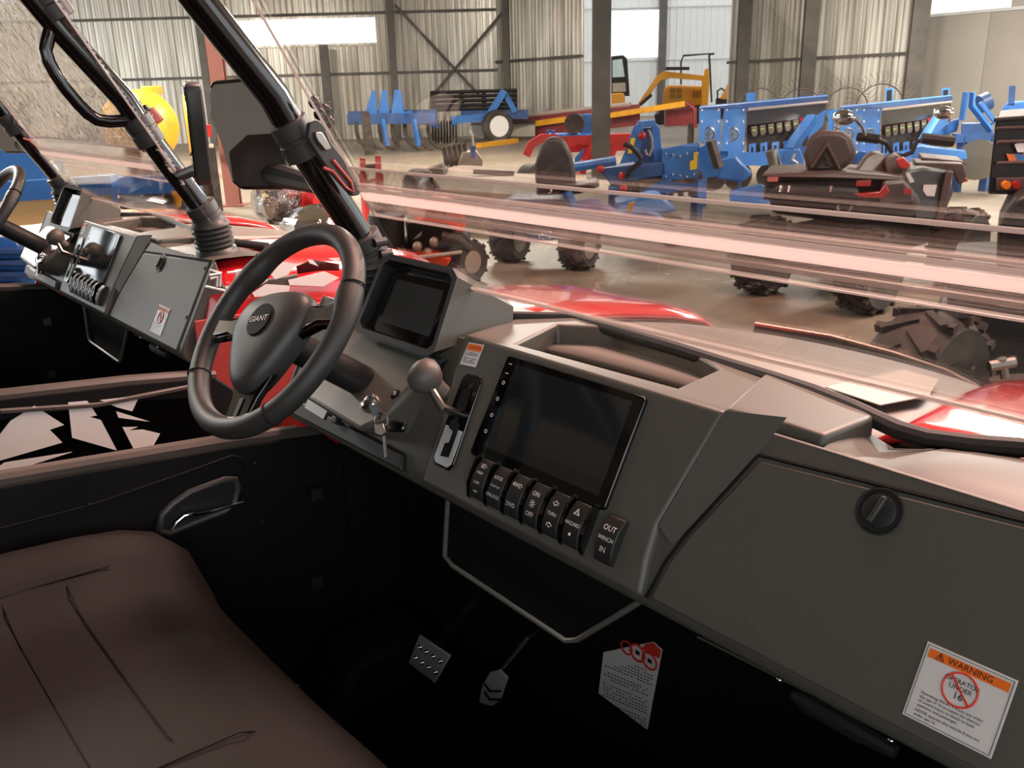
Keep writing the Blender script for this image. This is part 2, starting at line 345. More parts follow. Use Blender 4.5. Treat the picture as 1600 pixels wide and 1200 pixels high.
# --- dashboard
prof = [D(0, .083, -.002), D(0, .06, 0), D(0, -.128, 0), D(0, -.143, -.004), D(0, -.153, -.014), D(0, -.157, -.03), V((0, .80, .950)), V((0, .99, .965)), V((0, .99, 1.13)), V((0, .80, 1.13))]
dash = MB().prism([p+X1*-1.45 for p in prof], X1*1.36).build('dashboard', M_dash, utv, bevel=.004)
def plate(pts, o0, o1, name, m, par, bev=.003, seg=2):
    return MB().prism([D(x, s, o0) for x, s in pts], DN*(o1-o0)).build(name, m, par, bevel=bev, seg=seg)
plate([(-1.018, .088), (-.545, .088), (-.578, -.06), (-.576, -.100), (-.568, -.143), (-.995, -.143), (-1.0, -.05)], -.01, .012, 'centre_stack', M_dash, dash, .006, 3)
# facet stepping down towards the glove box
MB().add([D(-.546, .088, .011), D(-.477, .101, .001), D(-.492, .058, .002), D(-.556, -.075, .002), D(-.577, -.06, .011)], [(0, 4, 3, 2, 1)]).build('facet', M_dash, dash)
glv = plate([(-.488, .048), (-.09, .076), (-.09, -.140), (-.560, -.140), (-.552, -.095), (-.538, -.056)], -.005, .003, 'glove_box_door', M_dash, dash, .002)
gp = [(-.494, .053), (-.085, .081)]; gq = [(-.494, .053), (-.544, -.056), (-.558, -.095), (-.566, -.142)]
MB().tube([D(x, s, .0005) for x, s in gp], .0022, 6).build('door_gap', M_inner, dash); MB().tube([D(x, s, .0005) for x, s in gq], .0022, 6).build('door_gap', M_inner, dash)
MB().tube([D(-.535, -.060, .0028), D(-.385, -.139, .0028)], .0006, 6).build('crease', M_dash, glv)
lx, ls = DX(1377, 800)
lt = MB().lathe([(.0225, .003), (.0235, .0045), (.0215, .005), (.0205, .0035)], D(lx, ls), DN, 28).build('latch_ring', M_soft, glv)
MB().lathe([(.0165, .003), (.0165, .0065), (.0155, .007)], D(lx, ls), DN, 24).build('latch_knob', M_soft, lt)
MB().obox(D(lx-.001, ls+.001, .009), (X1*.25+DT*.97), (X1*.97-DT*.25), DN, .014, .0024, .003).build('latch_grip', M_blackpl, lt, bevel=.001)
# driver cowl
def co(s): return .006 + .45*(.045-s)
DC = (DN+DT*.45).normalized(); cwl = [(-1.36, .035), (-1.30, .045), (-1.075, .045), (-1.06, .02), (-1.075, -.085), (-1.10, -.108), (-1.30, -.098), (-1.36, -.06)]
MB().add([D(x, s, -.02) for x, s in cwl]+[D(x, s, co(s)) for x, s in cwl], [(i, (i+1) % 8, (i+1) % 8+8, i+8) for i in range(8)]+[tuple(range(8, 16))]).build('column_cowl', M_dash, dash, bevel=.010, seg=4)
plate([(-1.42, -.115), (-1.06, -.118), (-1.05, -.143), (-1.42, -.143)], -.02, .01, 'lower_trim', M_soft, dash, .003)
for px, py in ((527, 657), (549, 664)):
    x, s = DX(px, py, .012); MB().obox(D(x, s, .014), X1, DT, DN, .008, .006, .006).build('trim_clip', M_soft, dash, bevel=.002)
MB().prism([D(x, s, .0115) for x, s in (DX(482, 622, .012), DX(512, 640, .012), DX(505, 655, .012), DX(476, 637, .012))], DN*.0006).build('sticker', M_paper, dash)
# top deck with tray
I = [(-.935, .806), (-.645, .818), (-.655, .918), (-.72, .948), (-.90, .975), (-.975, .93)]
Oo = [(-1.03, .786), (-.545, .786), (-.545, .935), (-.70, .972), (-.93, .998), (-1.06, .985)]
zt = 1.1935
top = MB(); top.add([V((x, y, zt)) for x, y in Oo]+[V((x, y, zt)) for x, y in I]+[V((x, y, 1.13)) for x, y in I]+[V((x, y, 1.12)) for x, y in Oo],
    [(i, (i+1) % 6, (i+1) % 6+6, i+6) for i in range(6)]+[(i+6, (i+1) % 6+6, (i+1) % 6+12, i+12) for i in range(6)]+[((i+1) % 6, i, i+18, (i+1) % 6+18) for i in range(6)])
top.build('dash_tray', M_dash, dash, bevel=.004, seg=2)
MB().prism([V((x, y, 1.12)) for x, y in I], Z1*.02).build('tray_floor', M_dash, dash)
MB().prism([V(p) for p in ((-.552, .786, 1.12), (-.477, .797, 1.12), (-.432, .793, 1.12), (-.424, .885, 1.12), (-.46, .905, 1.12), (-.60, .945, 1.12))], Z1*.079).build('dash_top', M_dash, dash, bevel=.006, seg=3)
MB().prism([V(p) for p in ((-1.45, .80, 1.12), (-1.025, .787, 1.12), (-1.055, .985, 1.12), (-1.45, .99, 1.12))], Z1*.066).build('dash_top', M_dash, dash, bevel=.006)
rows = []
for i in range(13):
    x = -.43+i*.345/12; t = i/12; z0 = D(0, .081).z; dip = math.exp(-((x+.395)/.03)**2)*.016; hump = .012*math.sin(PI*min(1, max(0, (t-.15)/.85)))
    yb = .885 + .05*t
    rows.append([V((x, D(0, .081).y, z0-.03)), V((x, D(0, .081).y+.0, z0-.002)), V((x, .80, z0+.002-dip*.6)), V((x, (.80+yb)/2, z0-dip+hump)), V((x, yb, z0-.008-dip+hump*.5)), V((x, yb+.03, z0-.04))])
MB().grid(rows).build('dash_top', M_dash, dash, smooth=50)
rub = [UZ(px, py, z) for px, py, z in ((745, 458, 1.19), (820, 476, 1.19), (900, 498, 1.19), (975, 521, 1.19), (1050, 543, 1.19), (1125, 567, 1.19), (1200, 590, 1.192), (1270, 613, 1.194), (1330, 637, 1.194), (1370, 656, 1.192), (1405, 672, 1.19), (1450, 685, 1.19), (1520, 694, 1.192), (1600, 700, 1.194))]
rub.append(V((-.16, .96, 1.19))); rub = [mir(p) for p in reversed(rub) if p.x > XC+.28] + [p for p in rub if p.x < 0 and p.x > XC-.26 or p.x >= XC-.26]
MB().tube(rub, .0105, 10).build('windscreen_seal', M_rubber, utv)
# instrument pod
pf = [(-1.276, .045), (-1.268, .165), (-1.250, .178), (-1.078, .178), (-1.058, .165), (-1.048, .045), (-1.06, .035), (-1.262, .035)]
bk = [(-1.24, .93, 1.185), (-1.235, .93, 1.215), (-1.22, .93, 1.225), (-1.06, .90, 1.225), (-1.045, .90, 1.215), (-1.03, .885, 1.185), (-1.04, .89, 1.18), (-1.23, .93, 1.18)]
hs = MB().add([D(x, s, .03) for x, s in pf]+[V(p) for p in bk], [(i, i+8, (i+1) % 8+8, (i+1) % 8) for i in range(8)]+[tuple(range(15, 7, -1))])
pod = hs.build('instrument_pod', M_dash, utv, smooth=40); hs = MB()
fi = [(-1.266, .055), (-1.258, .160), (-1.246, .168), (-1.082, .168), (-1.068, .160), (-1.058, .055), (-1.068, .045), (-1.254, .045)]
hs.add([D(x, s, .03) for x, s in pf]+[D(x, s, .03) for x, s in fi]+[D(x, s, .002) for x, s in fi], [(i, (i+1) % 8, (i+1) % 8+8, i+8) for i in range(8)]+[(i+8, (i+1) % 8+8, (i+1) % 8+16, i+16) for i in range(8)]+[tuple(range(16, 24))])
hs.build('pod_bezel', M_soft, pod, smooth=40)
plate([(-1.256, .052), (-1.246, .150), (-1.238, .156), (-1.088, .156), (-1.078, .150), (-1.068, .052), (-1.074, .047), (-1.250, .047)], .002, .014, 'display_frame', M_gloss, pod, .002)
plate([(-1.232, .066), (-1.228, .142), (-1.098, .142), (-1.092, .066)], .0142, .0146, 'display', mat('lcd_grey', '#3a3c3c', .12, coat=.3), pod, 0)
plate([(-1.065, -.0), (-1.045, .04), (-1.27, .04), (-1.26, .0)], -.01, .012, 'pod_foot', M_soft, pod, .003)
# big screen
scr = plate([(-.910, -.070), (-.905, .072), (-.900, .076), (-.655, .076), (-.650, .072), (-.652, -.066), (-.656, -.070), (-.905, -.074)], .008, .018, 'touch_screen', M_gloss, dash, .0015)
plate([(-.884, -.056), (-.882, .066), (-.668, .066), (-.668, -.056)], .0182, .0185, 'display', mat('lcd_dark', '#1d2124', .07, coat=.6, spec=.9), scr, 0)
mb = MB()
for i, s in enumerate((.064, .05, .036, .012, -.012, -.036)):
    x = -.893
    (MB().obox(D(x, s, .0184), X1, DT, DN, .003, .0005, .0002) if i < 2 else MB().torus(D(x, s, .0184), DN, .0024, .0004, 8, 4)).build('touch_icon', M_print, scr)
# rocker switches
def rocker(x, s, words, w=.0135, h=.029):
    r = MB()
    pr = [(-h, .010), (-h*.97, .019), (-h*.5, .025), (0, .0265), (h*.5, .025), (h*.97, .019), (h, .010)]
    r.prism([D(x-w, s+a, o) for a, o in pr], X1*(2*w)); o = r.build('rocker_switch', M_soft, dash, bevel=.0015)
    for sz, ds, tx in words:
        t = MB()
        ob = .0255 if abs(ds) > .008 else .0268
        if abs(ds) > .015: ob = .0236
        a = DT if abs(ds) < .008 else (DT*.98 - DN*.18*(1 if ds > 0 else -1)).normalized()
        if tx in ('lamp', 'sun', '<', '>', 'tri', 'dot'):
            c = D(x, s+ds, ob+.0004)
            if tx == 'lamp': t.tube([c+X1*u+a*v for u, v in ((0, -.003), (0, .003), (.003, .0025), (.005, 0), (.003, -.0025))], .0004, 4, closed=True, ref=tuple(DN)); [t.obox(c-X1*.003+a*k*.0022, X1, a, DN, .0022, .0004, .0002) for k in (-1, 0, 1)]
            if tx == 'sun': t.torus(c, DN, .002, .0004, 8, 4); [t.obox(c+(X1*math.cos(q)+a*math.sin(q))*.0042, (X1*math.cos(q)+a*math.sin(q)), (a*math.cos(q)-X1*math.sin(q)), DN, .0009, .0003, .0002) for q in [k*PI/4 for k in range(8)]]
            if tx in '<>':
                d = -1 if tx == '<' else 1; p = [(d*.005, 0), (0, .0034), (0, .0015), (-d*.004, .0015), (-d*.004, -.0015), (0, -.0015), (0, -.0034)]
                t.tube([c+X1*u+a*v for u, v in p], .0004, 4, closed=True, ref=tuple(DN))
            if tx == 'tri': t.tube([c+X1*u+a*v for u, v in ((-.0042, -.003), (.0042, -.003), (0, .0045))], .0006, 4, closed=True, ref=tuple(DN)); t.tube([c+X1*u+a*v for u, v in ((-.002, -.0018), (.002, -.0018), (0, .0016))], .0003, 4, closed=True, ref=tuple(DN))
            if tx == 'dot': t.lathe([(.002, 0), (.002, .0003)], c, DN, 10)
        else: put_txt(t, tx, sz, D(x, s+ds, ob+.0006), X1, a, .95)
        t.build('lettering' if tx.isupper() or tx[0] in '42' else 'symbol', M_print, o)
sw = [[(0, .018, 'lamp'), (.0052, .008, 'HIGH'), (.0052, -.006, 'LOW'), (0, -.016, 'lamp')], [(.0066, .012, 'LOCK'), (.0036, 0, 'FRONT DIFF'), (.0066, -.013, 'UNLOCK')], [(.0082, .014, '4WD'), (.0082, -.013, '2WD')],
      [(.0088, .014, 'ON'), (0, .001, 'sun'), (.0088, -.013, 'OFF')], [(0, .014, '<'), (.0062, .0, 'TURN'), (0, -.014, '>')], [(0, .015, 'tri'), (.0064, 0, 'HAZARD'), (0, -.013, 'dot')]]
for i, wd in enumerate(sw): rocker(-.866+i*.0366, -.099, wd)
for i in range(7):
    x = -.866-.0183+i*.0366; MB().prism([D(x-.0022, -.099+a, o) for a, o in ((-.034, .008), (-.03, .016), (-.012, .026), (.02, .027), (.033, .02), (.035, .008))], X1*.0044).build('switch_guard', M_gloss, dash)
rocker(-.6285, -.098, [(.0098, .013, 'OUT'), (.007, 0, 'WINCH'), (.0098, -.013, 'IN')], .0135, .029)
# shift gate
gt = plate([(-.985, .022), (-.978, .032), (-.948, .034), (-.941, .024), (-.936, -.10), (-.944, -.110), (-.976, -.110), (-.985, -.10)], .010, .015, 'shift_gate', M_gloss, dash, .002)
plate([(-.981, -.05), (-.941, -.05), (-.940, -.10), (-.946, -.1065), (-.974, -.1065), (-.981, -.10)], .0151, .0158, 'gate_plate', M_silver, gt, .0005)
plate([(-.972, .008), (-.953, .012), (-.951, -.020), (-.958, -.022), (-.958, -.040), (-.951, -.042), (-.950, -.092), (-.968, -.095), (-.968, -.075), (-.960, -.072), (-.960, -.055), (-.972, -.052), (-.972, -.040), (-.966, -.038), (-.966, -.022), (-.973, -.018)], .0159, .0165, 'gate_slot', M_inner, gt, 0)
kb = UP(663, 587, D(-1.0, 0, .075), DN); e0 = D(-.962, -.028, .015); e1 = FP(690, 637, .055)
lv = MB().tube([e0, e1, e1+(kb-e1)*.5, kb], .0058, 10).build('shift_lever', M_steel, utv)
ax = (kb-e1).normalized()
MB().lathe([(.006, -.045), (.011, -.04), (.0125, -.024), (.019, -.018), (.0255, -.006), (.0265, .004), (.022, .014), (.012, .020), (.002, .0215)], kb, (ax*.6+DN*.75).normalized(), 20).build('knob', mat('knob_rubber', '#57504a', .5), lv)
# ignition
ix, isv = DX(578, 630, .055)
ig = MB().lathe([(.016, -.006), (.016, .003), (.0145, .006), (.011, .007), (.0105, .004), (.001, .004)], D(ix, isv, co(isv)), DC, 24).build('ignition_lock', M_chrome, dash)
bx, bs = DX(618, 616, .042)
MB().lathe([(.009, -.004), (.009, .0005), (.007, .001)], D(bx, bs, co(bs)), DC, 18).build('bolt_recess', M_inner, dash)
MB().sphere(D(bx, bs, co(bs)+.002), .0042, 10, 6).build('bolt_head', M_steel, dash)
# caution sticker
def sticker(pts, o, par, header, m_head=M_orange):
    p = MB().prism([D(x, s, o) for x, s in pts], DN*.0006).build('sticker', M_paper, par); return p
st = plate([(-.9995, .076), (-.965, .079), (-.966, .044), (-1.002, .041)], .0125, .013, 'sticker', M_paper, dash, 0)
plate([(-.998, .0745), (-.9665, .0772), (-.9667, .067), (-.9985, .0645)], .0131, .0134, 'header', M_orange, st, 0)
mb = MB(); put_txt(mb, 'CAUTION', .0062, D(-.981, .0708, .0136), (X1+DT*.08).normalized(), DT)
for k, (a, b) in enumerate(((-.998, -.968), (-.998, -.97), (-.998, -.992), (-.998, -.968), (-.998, -.972), (-.998, -.97))):
    s = .0615-k*.0029; n = int((b-a)/.004)
    for q in range(n):
        if random.random() < .9: mb.obox(D(a+.002+q*.004, s+q*.0003, .0132), X1, DT, DN, .0016, .0005, .0002)
mb.build('lettering', M_ink, st)
# warning sticker on the glove box
st = plate([(-.271, -.058), (-.195, -.058), (-.195, -.127), (-.271, -.127)], .0032, .004, 'sticker', M_paper, glv, .0002)
plate([(-.267, -.0625), (-.199, -.0625), (-.199, -.0705), (-.267, -.0705)], .0041, .0044, 'header', M_orange, st, 0)
mb = MB(); put_txt(mb, 'WARNING', .0078, D(-.231, -.0665, .0046), X1, DT)
mb.tube([D(-.2565+u, -.0668+v, .0045) for u, v in ((-.0034, -.0025), (.0034, -.0025), (0, .0036))], .0006, 4, closed=True, ref=tuple(DN)); mb.obox(D(-.2565, -.0666, .0046), X1, DT, DN, .0004, .0015, .0002)
for k, (t, sz) in enumerate((('OPERATOR', .0058), ('UNDER', .0058), ('16', .0088))): put_txt(mb, t, sz, D(-.2335, (-.0795, -.0850, -.0918)[k], .0046), X1, DT)
for k, t in enumerate(('Operating this ATV if you are under', 'the age of 16 increases the chances', 'of severe injury or death to both', 'operator and passenger.', 'NEVER operate this vehicle if you are', 'under age 16.')):
    v, f = txt_verts(t, .0038); x0 = min(p.x for p in v); o = D(-.262-x0*.95, -.1015-k*.0038-(.001 if k > 3 else 0), .0046); mb.add([o+X1*p.x*.95+DT*p.y for p in v], f)
e = [(-.269, -.060), (-.197, -.060), (-.197, -.125), (-.269, -.125)]; mb.tube([D(x, s, .0044) for x, s in e], .00035, 4, closed=True, ref=tuple(DN))
mb.build('lettering', M_ink, st)
mb = MB().torus(D(-.2335, -.0858, .0047), DN, .0145, .0009, 28, 6); mb.obox(D(-.2335, -.0858, .0049), (X1*.7-DT*.71), (X1*.71+DT*.7), DN, .0145, .0008, .0003); mb.build('prohibition_ring', M_redink, st)
# dash end cap, screws
for sx in (-1.452, -.088):
    MB().prism([V((sx, p.y, p.z)) for p in prof], X1*(.022 if sx > -1 else -.012)).build('end_cap', M_dash, dash, bevel=.004)
for x, s in ((-.098, .06), (-.098, -.06)): MB().lathe([(.005, 0), (.005, .003), (.003, .0045)], D(x, s, .0), DN, 10).build('screw', M_inner, dash)
# lower console panel
cp = [(700, 780), (695, 868), (708, 884), (884, 1001), (902, 1000), (1003, 938)]
cw = [UY(px, py, .735) for px, py in cp]
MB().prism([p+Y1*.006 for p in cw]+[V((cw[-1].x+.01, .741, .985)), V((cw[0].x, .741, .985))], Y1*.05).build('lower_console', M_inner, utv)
MB().tube(cw, .0042, 6).build('console_edge', mat('edge_plastic', '#6a6660', .45), utv)
# firewall, floor, tunnel
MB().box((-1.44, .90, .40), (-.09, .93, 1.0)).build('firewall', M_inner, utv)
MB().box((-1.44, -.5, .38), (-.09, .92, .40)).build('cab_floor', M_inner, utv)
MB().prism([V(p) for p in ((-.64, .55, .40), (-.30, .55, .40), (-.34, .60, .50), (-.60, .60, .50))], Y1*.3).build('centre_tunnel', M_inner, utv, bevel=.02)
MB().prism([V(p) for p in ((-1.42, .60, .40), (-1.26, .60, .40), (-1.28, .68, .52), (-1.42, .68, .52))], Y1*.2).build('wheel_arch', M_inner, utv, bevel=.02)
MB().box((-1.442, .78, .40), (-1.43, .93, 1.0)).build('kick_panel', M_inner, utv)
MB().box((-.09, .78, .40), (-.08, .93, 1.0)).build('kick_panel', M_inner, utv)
# pedals
pe = [UY(px, py, .78) for px, py in ((654, 992), (703, 1025), (678, 1068), (637, 1036))]; n = (pe[1]-pe[0]).cross(pe[3]-pe[0]).normalized()
if n.y > 0: n = -n
pd = MB().prism(pe, -n*.006).build('brake_pedal', M_pedal, utv, bevel=.003)
mb = MB()
for i in range(4):
    for j in range(2): c = pe[0] + (pe[1]-pe[0])*(.17+.22*i) + (pe[3]-pe[0])*(.3+.38*j); MB().lathe([(.0055, 0), (.0045, .003), (.0025, .003), (.002, .0)], c, n, 10).build('tread_stud', M_chrome, pd)
MB().tube([(pe[0]+pe[1])/2+Y1*.01, UY(745, 935, .84), UY(760, 905, .88)], .007, 8).build('pedal_arm', M_inner, pd)
pa = [UY(px, py, .80) for px, py in ((752, 1072), (765, 1050), (780, 1047), (792, 1060), (780, 1095), (768, 1104), (748, 1098))]
pa2 = MB().prism(pa, Y1*.006).build('throttle_pedal', M_pedal, utv, bevel=.002)
mb = MB()
for dy in (0, 13): MB().tube([UY(757, 1068+dy, .798), UY(765, 1080+dy, .798), UY(782, 1080+dy, .798)], .002, 6).build('tread_bar', M_inner, pa2)
MB().tube([UY(778, 1055, .806), UY(826, 995, .85), UY(845, 985, .88)], .005, 8).build('pedal_arm', M_steel, pa2)
MB().prism([UY(px, py, .87) for px, py in ((573, 757), (592, 757), (590, 802), (572, 795))], Y1*.015).build('park_brake_pedal', M_soft, utv, bevel=.004)
# footwell sticker
fs = [UY(px, py, .895) for px, py in ((943, 1019), (1020, 1003), (1034, 1016), (1011, 1140), (935, 1083))]
st = MB().prism(fs, Y1*.002).build('sticker', M_paper, utv)
MB().prism([UY(px, py, .8935) for px, py in ((1008, 1007), (1020, 1004), (1033, 1017), (1030, 1029), (1002, 1014))], Y1*.0008).build('header', M_redink, st)
mb = MB()
for cx, cy, r in ((979, 1012, 7), (996, 1020, 9), (1015, 1033, 9)):
    c = UY(cx, cy, .8932); k = (UY(cx+r, cy, .8932)-c).length; MB().torus(c, Y1, k*1.1, k*.14, 18, 5).build('prohibition_ring', M_redink, st)
mb = MB()
for k in range(19):
    y0 = 1040+k*4.6; xa = 946-(k*.35); xb = 1022-(k*.55)
    if k in (5, 9, 15): continue
    for q in range(int((xb-xa)/5)):
        if random.random() < .88:
            px = xa+2+q*5; py = y0-18+q*5*.42
            if py > 1040+(px-946)*.0 and px < 1026: mb.obox(UY(px, py, .893), X1, Y1, Z1, .0019, .0002, .0006)
for cx, cy in ((996, 1020), (1015, 1033)): mb.obox(UY(cx, cy, .8932), X1, Y1, Z1, .004, .0002, .0035)
mb.build('lettering', M_ink, st)
# passenger grab bar under the glove box
gb = MB().tube([UY(px, py, .72) for px, py in ((1240, 1085), (1262, 1096), (1330, 1135), (1400, 1175))], [.006, .012, .012, .007], 10).build('grab_bar', M_rubber, utv)
for px, py in ((1218, 1062), (1392, 1157)): MB().sphere(UY(px, py, .70), .0035, 10, 6).build('bolt_head', M_chrome, utv)
MB().tube([UY(px, py, .72) for px, py in ((1090, 995), (1250, 1075), (1450, 1180))], .0015, 6).build('trim_edge', M_dash, utv)
# --- doors
def door_part(xi, xo, name):
    pts = [(-.35, 1.02), (.2, .995), (.55, .955), (.745, .925), (.79, .88), (.80, .45), (.70, .40), (-.35, .40)]
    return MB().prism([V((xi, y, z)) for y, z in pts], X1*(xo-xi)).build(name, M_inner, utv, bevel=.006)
ld = door_part(-1.44, -1.475, 'door'); rd = door_part(-.08, -.05, 'door')
for d, xs in ((ld, -1.457), (rd, -.063)):
    MB().tube([V((xs, y, z+.003)) for y, z in ((-.35, 1.02), (.2, .995), (.55, .955), (.745, .925))], [.015]*4, 10).build('top_rail', mat('door_trim', '#4a423d', .45), d)
XD = -1.437
def dl(pts): return [UX(px, py, XD) for px, py in pts]
MB().tube(dl([(0, 826), (140, 790), (300, 735), (362, 712), (379, 716), (402, 784), (398, 802), (385, 814), (345, 832), (270, 860)]), .0022, 6).build('panel_ridge', M_inner, ld); MB().tube(dl([(310, 894), (447, 842)]), .0015, 6).build('panel_ridge', M_inner, ld); MB().tube(dl([(340, 916), (430, 878), (479, 849), (484, 840)]), .0022, 6).build('panel_ridge', M_inner, ld)
hb = dl([(247, 828), (252, 803), (268, 787), (295, 768), (350, 748), (366, 748), (370, 760), (364, 785), (350, 797), (300, 816), (262, 832)])
hbz = MB().tube([p+X1*.004 for p in hb], .0065, 8, closed=True, ref=(1, 0, 0)).build('handle_bezel', M_blackpl, ld)
MB().prism([p+X1*-.001 for p in hb], X1*.002).build('handle_recess', M_soft, hbz)
MB().tube([p+X1*.012 for p in dl([(264, 826), (272, 812), (284, 802), (298, 799), (304, 800), (330, 794), (376, 782)])][:7], [.0018, .0025, .003, .004, .0032, .0034, .003], 8).build('handle_lever', M_chrome, hbz)
for px, py in ((398, 724), (410, 815), (140, 788)): MB().sphere(UX(px, py, XD+.002), .003, 8, 5).build('screw', M_soft, ld)
for py in (770, 908):
    MB().obox(UX(493, py, -1.42), Y1, X1, Z1, .012, .008, .012).build('hinge', M_steel, ld)
# mirrored inner handle for the right door is on its inner face
MB().tube([mir(p+X1*.004) for p in hb], .0065, 8, closed=True, ref=(1, 0, 0)).build('handle_bezel', M_blackpl, rd)
# outer graphics of the right door (seen on the neighbour)
XO = -1.931
def o2(px, py, X=XO): return UX(px, py, X)+X1*SH
def decal(polys, X, m, par, name, ox=0, oy=0, k=4., t=.0012):
    mb = MB()
    for p in polys: mb.prism([o2(ox+x/k, oy+y/k, X) for x, y in p], X1*t)
    return mb.build(name, m, par)
MB().prism([V((-.05, y, z)) for y, z in ((-.3, .97), (.2, .95), (.55, .915), (.72, .885), (.76, .55), (-.3, .5))], X1*.0015).build('gloss_panel', M_gloss, rd)
for poly in [[(65, 830), (215, 735), (400, 855), (310, 885), (390, 965), (-60, 1095), (-60, 990)], [(425, 715), (545, 705), (605, 795), (560, 805), (630, 825), (730, 1015), (450, 935)], [(625, 700), (870, 675), (825, 770), (730, 745)],
          [(725, 770), (935, 835), (740, 810)], [(765, 870), (860, 868), (800, 890), (895, 885), (1000, 910), (925, 1040), (850, 1035)], [(-60, 1150), (30, 1090), (450, 1025), (180, 1110), (70, 1160), (-60, 1180)],
          [(1025, 1030), (1090, 980), (1060, 1030)], [(1200, 965), (1290, 990), (1190, 1005)], [(240, 1170), (520, 1090), (530, 1105), (300, 1180)]]:
    decal([poly], -1.93, M_white, rd, 'decal', 0, 450)
MB().tube([o2(px, py) for px, py in ((0, 643), (150, 633), (320, 600))], .006, 6).build('door_moulding', mat('door_trim2', '#4a423d', .45), rd)
# --- seat
def seat_z(x, y):
    e = min(abs(x+1.41), abs(x+.11)); z = .825 + .02*math.sin(PI*min(1, max(0, (y+.4)/.85)))
    z += .075*math.exp(-((x+1.37)/.07)**2) + .045*math.exp(-((x+.16)/.055)**2) + .012*math.exp(-((x+.76)/.12)**2)
    return z
rows = []
for i in range(41):
    x = -1.415 + i*1.31/40; t = abs(i/20-1); edge = max(0, (t-.93)/.07); row = []
    for j, (y, k) in enumerate(((-.5, 0), (-.4, 0), (-.25, 0), (-.1, 0), (.05, 0), (.18, 0), (.28, .004), (.35, .012), (.40, .03), (.435, .065), (.45, .11), (.452, .17), (.445, .25), (.44, .33))):
        z = seat_z(x, y) - k - .05*edge**2; row.append(V((x, y - .10*max(0, t-.86)*(1 if y > .2 else 0), max(z, .44))))
    rows.append(row)
b = MB(); b.grid(rows); b.grid([[p for p in rows[0]], [V((p.x, p.y, .42)) for p in rows[0]]]); b.grid([[p for p in rows[-1]], [V((p.x, p.y, .42)) for p in rows[-1]]])
seat = b.build('bench_seat', M_seat, utv, smooth=60)
def seam(pts, r=.001): MB().tube([V((x, y, seat_z(x, y)+.0004 - (.0 if y < .28 else (y-.28)**2*3))) for x, y in pts], r, 6).build('seam', M_inner, seat)
for y in (-.12, -.03, .06, .15, .235): seam([(-1.30+i*.05, y) for i in range(9)])
seam([(-1.31, -.4+.1*i) for i in range(8)]); seam([(-.86, -.4+.1*i) for i in range(9)], .0014)
# --- roll cage posts, boots, clamps
XL = -1.35
ctr = [UX(px, py, XL) for px, py in ((580, 440), (572, 392), (558, 364), (540, 335), (515, 297), (465, 217), (428, 150), (310, 0))]
dirp = (ctr[-1]-ctr[-3]).normalized(); ctr.append(ctr[-1]+dirp*((1.93-ctr[-1].z)/dirp.z))
def both(fn):
    for s in (0, 1): fn((lambda p: p) if s == 0 else mir, s)
def posts(m, s):
    po = MB().tube([m(p) for p in ctr], .0255, 16).build('roll_cage_post', M_steelblk, utv)
    ax = (m(ctr[0])-m(ctr[2])).normalized(); b0 = m(UX(588, 462, XL)); b1 = m(UX(577, 398, XL)); up = (b1-b0).normalized(); H = (b1-b0).length
    pr = [(.050, -.01), (.047, .006)]
    for i in range(5): pr += [(.038, .010+i*.0115), (.046, .0135+i*.0115), (.046, .0175+i*.0115)]
    pr += [(.040, .07), (.034, .085), (.034, .09)]
    MB().lathe(pr, b0, up, 24).build('bellows_boot', M_blackpl, po, smooth=60)
    c0 = m(UX(571, 388, XL)); up2 = (m(UX(560, 366, XL))-c0).normalized()
    MB().lathe([(.033, -.02), (.036, -.018), (.036, .0), (.0335, .001), (.0335, .005), (.036, .006), (.036, .026), (.032, .028)], c0, up2, 24).build('clamp_collar', M_blackpl, po)
    for k in (-.008, .016): MB().lathe([(.008, -.012), (.008, .012)], c0+up2*k+X1*.04*(1 if s == 0 else -1)+Y1*.012, Y1, 10).build('clamp_bolt', M_soft, po)
    c1 = m(UX(463, 216, XL)); up3 = (m(ctr[6])-m(ctr[5])).normalized()
    MB().lathe([(.028, -.032), (.032, -.031), (.032, -.004), (.030, -.002), (.030, .004), (.032, .006), (.032, .03), (.028, .032)], c1, up3, 24).build('clamp_collar', M_blackpl, po)
    lat = [UX(px, py, XL+.045) for px, py in ((478, 192), (492, 188), (503, 200), (512, 222), (535, 252), (558, 292), (556, 304), (546, 306), (536, 296), (506, 262), (488, 236), (476, 216))]
    la = MB().prism([m(p) for p in lat], X1*(.012 if s == 0 else -.012)).build('latch', M_blackpl, po, bevel=.002)
    MB().prism([m(UX(px, py, XL+.058)) for px, py in ((489, 206), (500, 206), (515, 232), (505, 236), (492, 220))], X1*(.008 if s == 0 else -.008)).build('latch_plate', M_steel, la, bevel=.002)
    MB().tube([m(UX(px, py, XL+.06)) for px, py in ((505, 262), (520, 268), (540, 293), (552, 300), (548, 284), (520, 250))], .003, 8).build('latch_wire', M_redmat, la)
    kn = MB()
    for px, py in ((492, 160), (500, 178), (513, 190), (508, 172)): kn.sphere(m(UX(px, py, XL+.05)), .0105, 10, 7)
    kn.build('wing_knob', M_gloss, la)
    up4 = m(UX(95, 22, -2.05)+X1*SH) if s else None
    if s:   # passenger grab handle and upper clamp
        pth = [UX(px, py, -2.05)+X1*SH for px, py in ((88, 34), (78, 50), (71, 78), (76, 96), (86, 115), (102, 138), (122, 162), (138, 178), (152, 187), (170, 190), (205, 188), (216, 189))]
        MB().tube(pth, .0135, 12).build('grab_handle', M_steelblk, po)
        q = UX(80, 6, -2.05)+X1*SH; MB().lathe([(.029, -.03), (.033, -.028), (.033, 0), (.031, .002), (.033, .004), (.033, .06)], q, up3, 20).build('clamp_collar', M_blackpl, po)
both(posts)
topz = [ctr[-1], V((ctr[-1].x, -.9, 1.97))]
